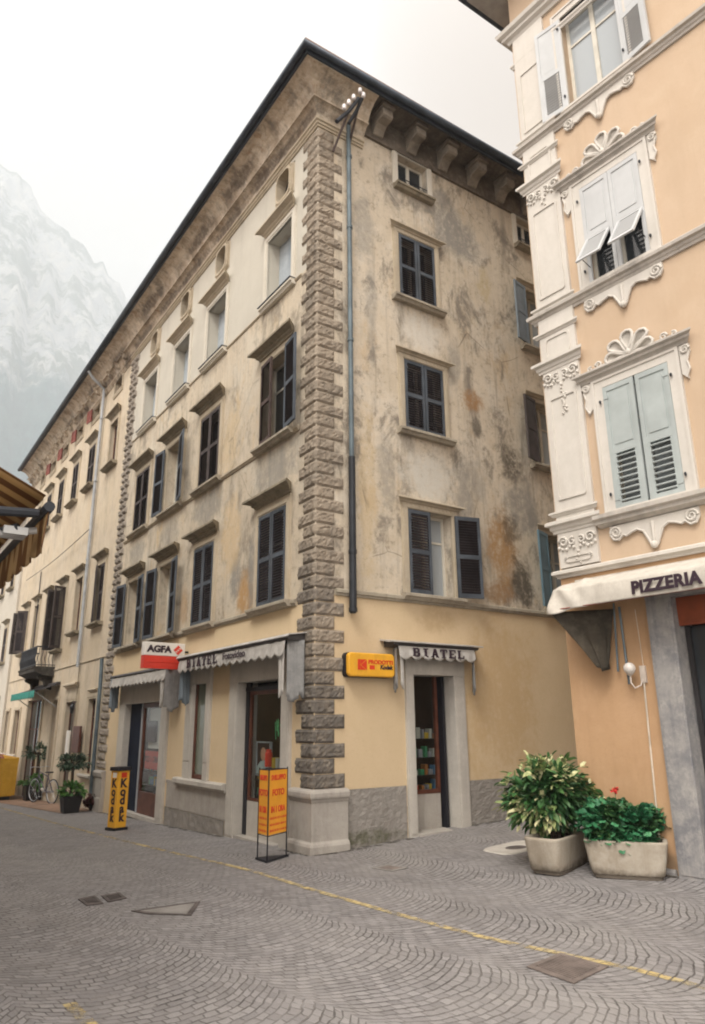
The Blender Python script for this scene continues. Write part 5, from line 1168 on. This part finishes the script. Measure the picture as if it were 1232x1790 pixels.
def bracket_scroll(u, z, s, parent):
    mb = MB(P); spiral(mb, u+s*.02, .04, z-.07, .055, 1.6, s, .017)
    mb.plate([(u-s*.05, z), (u+s*.07, z), (u+s*.075, z-.1), (u+s*.03, z-.2), (u+s*.05, z-.3), (u+s*.01, z-.36), (u+s*.02, z-.44), (u-s*.05, z-.36)], 0, .03)
    mb.tube([(u+s*.06, .035, z-.12), (u+s*.03, .035, z-.22), (u+s*.05, .035, z-.32), (u+s*.0, .035, z-.42)], .014, 6)
    return mb.build('scroll_bracket', m_PW, parent)
PHD = [(0, 0), (.035, 0), (.045, .02), (.06, .035), (.085, .045), (.09, .075), (.13, .095), (.13, .12), (.10, .135), (0, .14)]
for k in cols:
    for j, (a, b, z0, z1) in enumerate(PWN(k)):
        wn = bpy.data.objects.new('window', None); COL.objects.link(wn); place(wn, P.p((a+b)/2, 0, z0), PB)
        mb = MB(P); mb.ring([(a-.15, z0-.01), (b+.15, z0-.01), (b+.15, z1+.13), (a-.15, z1+.13)], [(a, z0), (b, z0), (b, z1), (a, z1)], -.2, .03)
        mb.ring([(a-.15, z0-.008), (b+.15, z0-.008), (b+.15, z1+.132), (a-.15, z1+.132)], [(a-.11, z0+.03), (b+.11, z0+.03), (b+.11, z1+.10), (a-.11, z1+.10)], .028, .045); mb.build('surround', m_PW, wn)
        if j < 2:
            mb = MB(P); zc = z1+.135; mb.prof([(w_, zc+zz) for w_, zz in PHD], a-.25, b+.25, -1, 1); mb.build('hood', m_PS, wn)
            shell((a+b)/2, zc+.13, .38, wn); bracket_scroll(b+.21, zc-.01, 1, wn); bracket_scroll(a-.21, zc-.01, -1, wn)
        if j == 0:
            mb = MB(P); mb.prof([(0, z0-.17), (.03, z0-.17), (.06, z0-.15), (.10, z0-.13), (.10, z0-.09), (.14, z0-.07), (.14, z0-.02), (0, z0-.001)], a-.24, b+.24, -.3, .3); mb.build('sill', m_PS, wn)
        apron((a+b)/2, z0-(.18 if j == 0 else .20), .56, wn)
        g_ = m_glass if j == 1 else m_glassL
        sash(wn, P, a, b, z0, z1, -.16, m_sash, g_, (.5,), (.70,))
        W_ = (b-a)/2
        if j == 0:
            leaf(wn, P, b, .0, 0, -1, W_-.012, z0+.01, z1-.01, m_shutP, .46, name='shutter', part_louvre=9)
            leaf(wn, P, a, .0, 0, 1, W_-.012, z0+.01, z1-.01, m_shutP, .46, name='shutter', part_louvre=9)
        elif j == 1:
            for uu, fl in ((b, -1), (a, 1)):
                zf = z0+.70
                f = P.sub(uu, .0, 0, fl); mb = MB(f); st = .055; T = .036
                mb.box(.003, st, 0, T, z0+.01, z1-.01); mb.box(W_-st, W_-.003, 0, T, z0+.01, z1-.01); mb.box(st, W_-st, .002, T-.002, zf+.01, zf+.08); mb.box(st, W_-st, .002, T-.002, z1-.07, z1-.01)
                mb.box(st, W_-st, .012, T-.014, zf+.08, z1-.07); mb.box(st+.04, W_-st-.04, .010, T-.006, zf+.12, z1-.11); sh = mb.build('shutter', m_shutW, wn)
                # the lower flap pushed out
                fo = Vector((0, 0, 0)); mb = MB(f); H = .60; an = math.radians(33)
                def bx(u0, u1, h0, h1, t0, t1, mb=mb):
                    c = []
                    for hh, tt in ((h0, t0), (h1, t0), (h1, t1), (h0, t1)): c.append((T*.5 + hh*math.sin(an)+tt*math.cos(an), zf+.005 - hh*math.cos(an)+tt*math.sin(an)))
                    mb.prof(c, u0, u1)
                e0, e1 = .02, W_-.06
                bx(e0, e0+.04, 0, H, -.012, .014); bx(e1-.04, e1, 0, H, -.012, .014); bx(e0+.04, e1-.04, 0, .045, -.011, .013); bx(e0+.04, e1-.04, H-.05, H, -.011, .013)
                for q_ in range(9): bx(e0+.04, e1-.04, .06+q_*.056, .06+q_*.056+.030, -.006, .004)
                mb.build('flap', m_shutW, wn); mb = MB(f); mb.tube([(e0+.02, .02, z0+.25), (e0+.02, .22, z0+.30)], .006, 5); mb.build('stay', m_pipeD, wn)
        else:
            leaf(wn, P, b, .035, 172, -1, W_-.01, z0+.01, z1-.01, m_shutW, .46, part_louvre=14)
            leaf(wn, P, a, .035, 172, 1, W_-.01, z0+.01, z1-.01, m_shutW, .46, part_louvre=14)
        for uu in (a-.035, b+.035):
            for zz in (z0+.22, z1-.2): mb = MB(P); mb.ball(P.p(uu, .055, zz), .018, 6, 4, (1, 1, 1.5)); mb.build('hinge_pin', m_pipeD, wn)
mb = MB(P); mb.tube([(.12, .02, 7.9), (.12, .03, 7.4)], .01, 5)
# ground floor: marble jambs, red lintel, dark door
dr = lintel_frame(P, -1.55, -.36, -.2, 2.98, .35, .31, .12, 'doorway', PB, m_pill, .07)
mb = MB(P); mb.box(-1.55, -.36, -.10, -.04, 2.66, 2.975); mb.box(-1.5, -.45, -.039, -.03, 2.70, 2.74); mb.build('fascia', simple('dark_orange_panel', (.24, .06, .025), .5, .15), dr)
mb = MB(P); mb.box(-.42, -.37, -.22, -.14, 0.05, 2.66); mb.box(-1.54, -1.46, -.22, -.14, 0.05, 2.66); mb.box(-1.0, -.94, -.219, -.141, 0.05, 2.66); mb.build('door_frame', m_pot_, dr)
mb = MB(P); mb.box(-1.5, -.40, -.19, -.18, .06, 2.66); mb.build('pane', m_glass, dr)
for zz, cc in ((1.55, 0), (1.25, 1)):
    mb = MB(P); mb.box(-.66, -.56, -.179, -.176, zz, zz+.13); mb.box(-.645, -.575, -.176, -.1755, zz+.02, zz+.11); mb.build('notice', m_signw, dr)
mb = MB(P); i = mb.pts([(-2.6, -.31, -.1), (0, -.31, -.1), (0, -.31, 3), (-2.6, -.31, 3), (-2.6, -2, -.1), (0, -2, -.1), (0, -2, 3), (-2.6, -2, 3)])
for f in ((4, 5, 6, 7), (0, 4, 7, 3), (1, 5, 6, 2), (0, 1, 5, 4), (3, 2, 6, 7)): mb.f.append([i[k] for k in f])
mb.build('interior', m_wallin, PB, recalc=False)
mb = MB(P); mb.prof([(0, -.2), (.05, -.2), (.05, .10), (.03, .13), (0, .13)], .0, PC); mb.build('base_strip', m_pill, PB)
# pizzeria awning
m_can = stucco('off_white_canvas', [(.58, .54, .475), (.50, .465, .41), (.62, .585, .52)], P, .6, (.28, .25, .215), scale=2.5, bump=.15, rough=.9)
m_canin = stucco('dark_canvas_underside', [(.06, .05, .038), (.04, .034, .026), (.10, .085, .065)], P, .5, (.03, .03, .025), scale=3, bump=.2, rough=.9)  # much darker canvas colour for the folded end flap
aw = root('pizzeria_awning', P.p(-.9, .1, 3.2), 'white canvas awning lettered PIZZERIA on the peach house', 'awning')
U0, U1 = -2.7, .88
def awn(a, b):
    u = U0+(U1-U0)*a; e = max(0, (a-.86)/.14)
    if b < .5: t = b/.5; w_ = .10+.38*t; z = 3.34-.16*t + .003*math.sin(math.pi*t)
    else: t = (b-.5)/.5; w_ = .48+.008*math.sin(math.pi*t)+.03*t; z = 3.18-.235*t
    w_ += .018*math.sin(u*5+b*3)*b*(.4+e) + .03*e*math.sin(b*9+u*22); z += -.02*e*math.sin(b*8+u*16)
    u += .10*e*b; z -= .05*e*(b > .5)*((b-.5)/.5)
    return (u, w_, z)
mb = MB(P); mb.grid(120, 24, awn); mb.build('canopy', m_can, aw, recalc=False, smooth=True, solid=.005)
mb = MB(P); mb.tube([(U0, .498, 2.948), (U1, .498, 2.948)], .008, 8); mb.build('front_bar', m_red, aw)
mb = MB(P); mb.box(U0, U1-.05, .02, .12, 3.26, 3.345); mb.build('casing', m_can, aw)
def flap(a, b):
    # folded end piece: outer edge from the front bar tip down to a point on the wall side
    top_ = Vector((.97-.62*a, .50-.42*a, 2.93+.0*a)); bot = Vector((.56-.10*a, .22-.12*a, 2.20+.07*abs(2*a-1)))
    q_ = top_.lerp(bot, b); f = .03*math.sin(a*15)*(.3+.7*b); return (q_.x+f*.5, q_.y+f, q_.z)
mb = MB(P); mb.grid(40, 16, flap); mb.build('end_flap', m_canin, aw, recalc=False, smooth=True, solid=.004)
mb = MB(P); mb.tube([(.36, .06, 3.0), (.40, .06, 2.2)], .012, 6); mb.tube([(.30, .05, 2.95), (.28, .05, 2.05)], .014, 6); mb.build('arm', m_pipe, aw)
text('lettering', 'PIZZERIA', P, -1, -.565, .535, 3.05, .185, m_ink, aw, bold=.009, sx=1.0, spacing=1.05)
# globe lamp and its conduit
wl = root('wall_lamp', P.p(.14, 0, 2.0), 'white globe lamp on a small scroll bracket on the peach wall', 'wall lamp')
mb = MB(); mb.ball(P.p(.20, .14, 2.22), .068, 16, 12); mb.build('globe', simple('milky_glass', (.62, .58, .54), .25, .04, bump=0, spec=.6), wl, smooth=True)
mb = MB(P); mb.tube([(.12, .01, 2.12), (.13, .06, 2.03), (.17, .12, 2.0), (.20, .14, 2.06), (.20, .14, 2.16)], .010, 6); mb.box(.075, .145, .001, .03, 2.06, 2.25); mb.lathe(P.p(.20, .14, 2.14), [(.02, 0), (.04, .02), (.04, .03), (.02, .04)], 12); mb.build('bracket', simple('beige_lamp_bracket', (.55, .48, .42), .5), wl)
cd = MB(P); cd.tube([(.115, .014, 2.06), (.135, .014, 1.2), (.155, .014, .40)], .011, 6); cd.tube([(.10, .012, 2.25), (.12, .012, 2.9)], .004, 5); tag(cd.build('conduit', simple('cream_conduit', (.62, .54, .44), .6), None), 'thin cream cable conduit running down from the globe lamp', 'conduit')

# ------------------------------------------------------------------ houses across the street (behind and left of the viewer) and the striped awning
WO = 6.75
OB = root('opposite_house', L.p(8, WO, 0), 'plain ochre house across the street carrying the striped awning', 'building')
OF = FR(L.p(-5.0, WO, 0), dL, -nL)
holesO2 = [(c, c+.9, z0, z0+1.5) for c in (1.5, 4.2, 6.9, 9.6, 12.3, 15, 17.7) for z0 in (.9, 4.0, 7.0)]
m_O = stucco('ochre_render', [(.50, .38, .24), (.46, .35, .22), (.54, .42, .28)], L, .2, (.3, .24, .17))
wall('wall', OF, 0, 21, -1.5, 9.6, holesO2, .2, m_O, OB)
for h_ in holesO2: window(OB, OF, *h_, m_surr, sashspec=(m_sash, m_glass), sm=m_stone, leaves=[('lo', 172, m_shutB), ('hi', 172, m_shutB)] if h_[2] > 2 else (), depth=.2)
mb = MB(OF); q8 = mb.pts([(0, 0, -1.5), (0, -8, -1.5), (21, -8, -1.5), (21, 0, -1.5), (0, 0, 9.6), (0, -8, 9.6), (21, -8, 9.6), (21, 0, 9.6)]); mb.f += [[q8[0], q8[1], q8[5], q8[4]], [q8[1], q8[2], q8[6], q8[5]], [q8[2], q8[3], q8[7], q8[6]]]; mb.build('side_wall', m_O, OB, recalc=False)
mb = MB(OF); mb.prof([(-8.3, 9.61), (.5, 9.61), (.5, 9.70), (-4, 11.2), (-8.3, 9.7)], -.3, 21.3); mb.build('roof', m_roof, OB)
def striped():
    t = NT('striped_awning_canvas'); u = t.vm('DOT_PRODUCT', t.pos, tuple(dL)); wv = t.math('SINE', t.math('MULTIPLY', u, 2*math.pi/.16))
    c = t.mix(t.step(wv, -.15, .15), (.47, .34, .18), (.20, .11, .055)); c = t.mix(t.math('MULTIPLY', t.step(t.noise(5, 5), .4, .7), .5), c, (.20, .13, .07))
    tl = t.n('ShaderNodeBsdfTranslucent'); t.set(tl.inputs['Color'], c); t.end(c, .9, None, 0, .1); mx_ = t.n('ShaderNodeMixShader'); mx_.inputs[0].default_value = .5
    t.t.links.new(t.b.outputs[0], mx_.inputs[1]); t.t.links.new(tl.outputs[0], mx_.inputs[2]); t.t.links.new(mx_.outputs[0], t.out.inputs['Surface']); return t.m
m_str = striped(); TIP = Vector((-.80, -7.25, 0))
tu, tw = TIP.dot(dL), TIP.dot(nL)
sa = root('striped_awning', L.p(tu+1, WO, 2.4), 'brown and yellow striped awning with scalloped edge reaching in from the left', 'awning')
mb = MB(L); mb.grid(40, 14, lambda a, b: (tu+3.4*a, tw+.02+(WO-tw-.03)*b, 2.635+1.04*b-.03*math.sin(math.pi*b))); mb.build('canopy', m_str, sa, recalc=False, smooth=True, solid=.004)
mb = MB(L)
def val(a, b):
    u = tu+3.4*a; e = .022*abs(math.sin(u*math.pi/.115*1.0)); return (u, tw+.012*math.sin(u*27)*b, 2.565-(.155+e)*b)
mb.grid(240, 6, val); mb.build('valance', m_str, sa, recalc=False, smooth=True, solid=.003)
mb = MB(L); mb.tube([(tu-.01, tw, 2.585), (tu+3.41, tw, 2.585)], .024, 10); mb.build('front_bar', m_pipeD, sa)
mb = MB(L); mb.tube([(tu+.06, tw+.03, 2.565), (tu+.12, tw+1.0, 2.50), (tu+.15, WO-.03, 2.62)], [.022, .028, .028], 8); mb.tube([(tu+.10, tw+.10, 2.50), (tu+.55, tw+.75, 2.30), (tu+.95, WO-.03, 2.15)], .020, 8); mb.build('arm', m_pipeD, sa)
mb = MB(L); mb.box(tu+.09, tu+.20, tw+.06, tw+.16, 2.465, 2.50); mb.tube([(tu+.12, tw+.02, 2.50), (tu+.14, tw+.22, 2.46)], .016, 8); mb.build('elbow', simple('cast_aluminium', (.45, .45, .44), .35, .1, metal=.6), sa)

# ------------------------------------------------------------------ old power line bracket at the corner of the eaves
pb = root('insulator_bracket', R.p(.6, .1, 11.7), 'old iron line bracket with white insulators at the top of the corner', 'line bracket')
m_iron = simple('black_iron', (.02, .022, .028), .6, .3)
mb = MB(R); mb.box(-.0, .04, .60, .66, 0, 0.001)
mb = MB(R)
mb.tube([(.25, .10, 11.35), (.40, .40, 12.10)], .022, 7); mb.tube([(.62, .08, 11.75), (.58, .40, 12.20)], .022, 7); mb.build('strut', simple('rusty_strut', (.07, .05, .045), .8), pb)
mb = MB(R); mb.tube([(.04, .55, 11.52), (.30, .55, 11.90), (.50, .55, 12.28)], .036, 8); mb.tube([(.42, .35, 11.85), (.52, .46, 12.10), (.57, .56, 12.32)], .034, 8); mb.build('crossbar', m_iron, pb)
m_por = simple('white_porcelain', (.72, .68, .68), .2, .05, spec=.6)
for u, w_, z in ((.16, .60, 11.86), (.26, .60, 12.02), (.36, .60, 12.19), (.50, .60, 12.42), (.57, .60, 12.36)):
    mb = MB(); mb.lathe(R.p(u, w_, z-.06), [(.001, 0), (.034, .005), (.042, .03), (.03, .05), (.04, .07), (.03, .10), (.015, .115), (.001, .12)], 12); mb.build('insulator', m_por, pb, smooth=True)

# ------------------------------------------------------------------ covers in the paving
m_castiron = simple('rusty_cast_iron', (.10, .085, .08), .7, .3, 8); m_brown = simple('brown_steel_plate', (.17, .14, .125), .65, .25, 6); m_slab = simple('grey_granite_slab', (.24, .225, .21), .8, .15, 5)
def cover(name, quad, label, mat, frame_m, ribs=0, hole=None, rim=.03, holes2=False):
    V = [Vector((x, y, 0)) for x, y in quad]; c = sum(V, Vector())/4; z0 = gz(c.x, c.y); r_ = root(name, (c.x, c.y, z0), label, 'drain cover')
    Z = lambda v, h: Vector((v.x, v.y, gz(v.x, v.y)+h))
    mb = MB(); o = mb.raw([Z(v, .004) for v in V]+[Z(v, .010) for v in V]); inn = [v.lerp(c, rim*2/(v-c).length) for v in V]; n_ = mb.raw([Z(v, .010) for v in inn]+[Z(v, .004) for v in inn])
    for k in range(4):
        j = (k+1) % 4; mb.f += [[o[k], o[j], o[4+j], o[4+k]], [o[4+k], o[4+j], n_[j], n_[k]], [n_[k], n_[j], n_[4+j], n_[4+k]]]
    mb.build('rim', frame_m, r_, recalc=False)
    mb = MB(); i2 = [v.lerp(c, (rim*2+.008)/(v-c).length) for v in V]; mb.f.append(mb.raw([Z(v, .008) for v in i2])); mb.build('plate', mat, r_, recalc=False)
    if ribs:
        mb = MB()
        for k in range(ribs):
            t = (k+.5)/ribs; a = i2[0].lerp(i2[3], t); b = i2[1].lerp(i2[2], t)
            if holes2: a, b = a.lerp(b, .06), a.lerp(b, .94)
            mb.tube([Z(a, .010), Z(b, .010)], .006, 4, world=True)
        mb.build('ribs', frame_m, r_)
    return r_
cover('drain_grate', [(-2.18, -2.48), (-2.0, -2.74), (-1.87, -2.66), (-2.07, -2.32)], 'small dark iron grate, left one of the touching pair, nearer the street middle', m_castiron, m_castiron, 6)
cover('drain_grate', [(-2.0, -2.34), (-1.84, -2.61), (-1.71, -2.45), (-1.86, -2.2)], 'small dark iron grate, right one of the touching pair, nearer the granite slab', m_castiron, m_castiron, 6)
cover('access_slab', [(-1.51, -2.97), (-1.32, -3.08), (-.92, -3.14), (-.95, -2.62)], 'pale granite access slab with dark edge set in the cobbles beside the iron grates', m_slab, m_castiron)
cover('manhole_plate', [(1.74, -4.62), (1.97, -4.96), (2.31, -4.63), (2.06, -4.32)], 'brown patterned steel plate in the cobbles beside the yellow line', m_brown, m_brown, 12)
cover('service_plate', [(.74, -1.06), (.97, -1.27), (1.17, -1.10), (.94, -.87)], 'faint brown square plate in the cobbles before the corner plinth', m_brown, m_slab)
sh = root('stone_drain', (2.62, -.24, gz(2.62, -.24)), 'pale stone slab with a sunken round hole beside the variegated shrub', 'drain cover')
mb = MB(); fr = FR((2.62, -.24, gz(2.62, -.24)), dR, Vector((-dR.y, dR.x, 0))); N = 32
out = [(.42*math.copysign(abs(math.cos(a))**.5, math.cos(a)), .27*math.copysign(abs(math.sin(a))**.5, math.sin(a))) for a in [2*math.pi*k/N for k in range(N)]]; inn = [(.15*math.cos(a), .12*math.sin(a)) for a in [2*math.pi*k/N for k in range(N)]]
def gq(u, v, h): q_ = fr.p(u, v, 0); return Vector((q_.x, q_.y, gz(q_.x, q_.y)+h))
a = mb.raw([gq(u, v, .003) for u, v in out]); b = mb.raw([gq(u*.97, v*.97, .014) for u, v in out]); c = mb.raw([gq(u*1.15, v*1.15, .014) for u, v in inn]); d = mb.raw([gq(u, v, .006) for u, v in inn])
for x, y in ((a, b), (b, c), (c, d)):
    for k in range(N): mb.f.append([x[k], x[(k+1) % N], y[(k+1) % N], y[k]])
mb.build('slab', m_stonelite, sh, recalc=False); mb = MB(); mb.f.append(mb.raw([gq(u, v, .005) for u, v in inn])); mb.build('hole', m_castiron, sh, recalc=False)

# ------------------------------------------------------------------ mountain and air
def mountain():
    t = NT('limestone_mountain'); sx = t.n('ShaderNodeSeparateXYZ'); t.set(sx.inputs[0], t.pos); z = sx.outputs[2]
    n1 = t.noise(.004, 8, .7, stretch=(1, 1, .55)); n2 = t.noise(.018, 8, .72, stretch=(1.3, 1.3, .4))
    rock = t.mix(t.step(n2, .4, .62), (.46, .48, .50), (.66, .65, .62)); wood = t.mix(t.step(t.noise(.03, 6, .7), .35, .65), (.015, .075, .085), (.045, .13, .125))
    line = t.math('ADD', t.math('MULTIPLY', t.math('SUBTRACT', n1, .5), 1500), t.math('MULTIPLY', t.math('SUBTRACT', n2, .5), 500)); f = t.step(t.math('SUBTRACT', t.math('ADD', z, t.math('MULTIPLY', line, .4)), 690), -60, 60)
    veg = t.math('MULTIPLY', t.step(t.noise(.010, 7, .75, stretch=(1, 1, .8)), .47, .58), .85)
    c = t.mix(f, wood, t.mix(veg, rock, (.09, .13, .09)))
    m_ = t.end(c, .95, t.bump(n2, 1, 25), 0, .05)
    mb = MB(); NX, NZ = 150, 100
    # ridge height seen from the street, by compass angle (degrees, negative = left)
    RP = [(-75, 33), (-60, 36), (-48, 39.5), (-40, 40.2), (-34, 39.8), (-30.8, 38.9), (-28.4, 38.2), (-27.3, 36.8), (-25.6, 36.2), (-23.4, 35.1), (-21.0, 33.7), (-19.4, 32.0), (-18.4, 29.5), (-15, 24), (-8, 17), (0, 12), (15, 8), (40, 6)]
    def rh(a):
        for (a0, e0), (a1, e1) in zip(RP, RP[1:]):
            if a0 <= a <= a1: return e0+(e1-e0)*(a-a0)/(a1-a0)
        return 6
    D0, D1 = 800, 2100
    def fn(p_, q_):
        a = -46+38*p_; D = D0+(D1-D0)*min(q_, .8)/.8 if q_ < .8 else D1+(q_-.8)*1500
        H = D1*math.tan(math.radians(rh(a)))
        t_ = min(q_/.8, 1); h = H*(t_**1.25)
        if q_ > .8: h = H*(1-(q_-.8)/.2*.9)
        x = math.sin(math.radians(a))*D; y = math.cos(math.radians(a))*D
        nz = mnoise.fractal(Vector((x*.0022, y*.0022, 3)), 1.0, 2.1, 7)*150 + mnoise.fractal(Vector((a*.5, h*.002, 5)), 1, 2.1, 5)*60
        rr = mnoise.fractal(Vector((a*.9, h*.006, 1)), .9, 2.1, 6)*38*min(1, t_*2)
        env = math.sin(math.pi*min(t_, 1))**.6 if t_ < 1 else 0
        k = 1+rr/D*.9
        return (x*k, y*k, -30+h+nz*env*.5 + (mnoise.noise(Vector((a*1.7, 0, 0)))*8 if q_ >= .5 else 0))
    mb.grid(NX, NZ, fn, world=True); tag(mb.build('mountain', m_, smooth=True, recalc=False, loc=(0, 0, 0)), kind='structure')
mountain()
def haze():
    mb = MB(); mb.box(-1900, 60, -40, 2700, -42, 1990)
    m_ = bpy.data.materials.new('pale_air'); m_.use_nodes = True; t = m_.node_tree; t.nodes.remove(t.nodes['Principled BSDF'])
    v = t.nodes.new('ShaderNodeVolumePrincipled'); v.inputs['Density'].default_value = .00055; v.inputs['Color'].default_value = (.89, .945, .99, 1); v.inputs['Anisotropy'].default_value = 0
    t.links.new(v.outputs[0], t.nodes['Material Output'].inputs['Volume'])
    tag(mb.build('haze', m_, loc=(0, 0, -45)), kind='stuff')
haze()
# grit and damp washed against the foot of the walls
t = NT('damp_grit'); t.end(t.mix(t.noise(20, 4), (.07, .06, .05), (.13, .12, .095)), .9, t.bump(t.noise(60), .5, .01), 0, .2)
tr = t.n('ShaderNodeBsdfTransparent'); mx_ = t.n('ShaderNodeMixShader'); t.t.links.new(t.math('MULTIPLY', t.step(t.noise(7, 6, .75), .40, .60), .8), mx_.inputs[0]); t.t.links.new(tr.outputs[0], mx_.inputs[1]); t.t.links.new(t.b.outputs[0], mx_.inputs[2]); t.t.links.new(mx_.outputs[0], t.out.inputs['Surface'])
mb = MB()
def grit(fr, u0, u1, w0, wd):
    n = max(4, int((u1-u0)/.12))
    def fn(a, b):
        u = u0+(u1-u0)*a; w_ = w0 + b*wd*(.45+.8*abs(mnoise.noise(Vector((u*2.3, w0*9, 0))))+.25*mnoise.noise(Vector((u*9, 1, 0)))); q_ = fr.p(u, w_, 0); return (q_.x, q_.y, gz(q_.x, q_.y)+.006)
    mb.grid(n, 2, fn, world=True)
grit(L, .50, .64, .12, .14); grit(L, 2.70, 5.6, .055, .14); grit(L, 8.6, 9.7, .04, .14); grit(R, .12, 1.6, .02, .22); grit(R, 2.78, 6.5, .02, .22); grit(P, -.05, 1.15, .05, .12)
grit(L, -.12, .52, .125, .10); grit(R, -.12, .5, .125, .10)
tag(mb.build('ground_grit', t.m, recalc=False), kind='stuff')
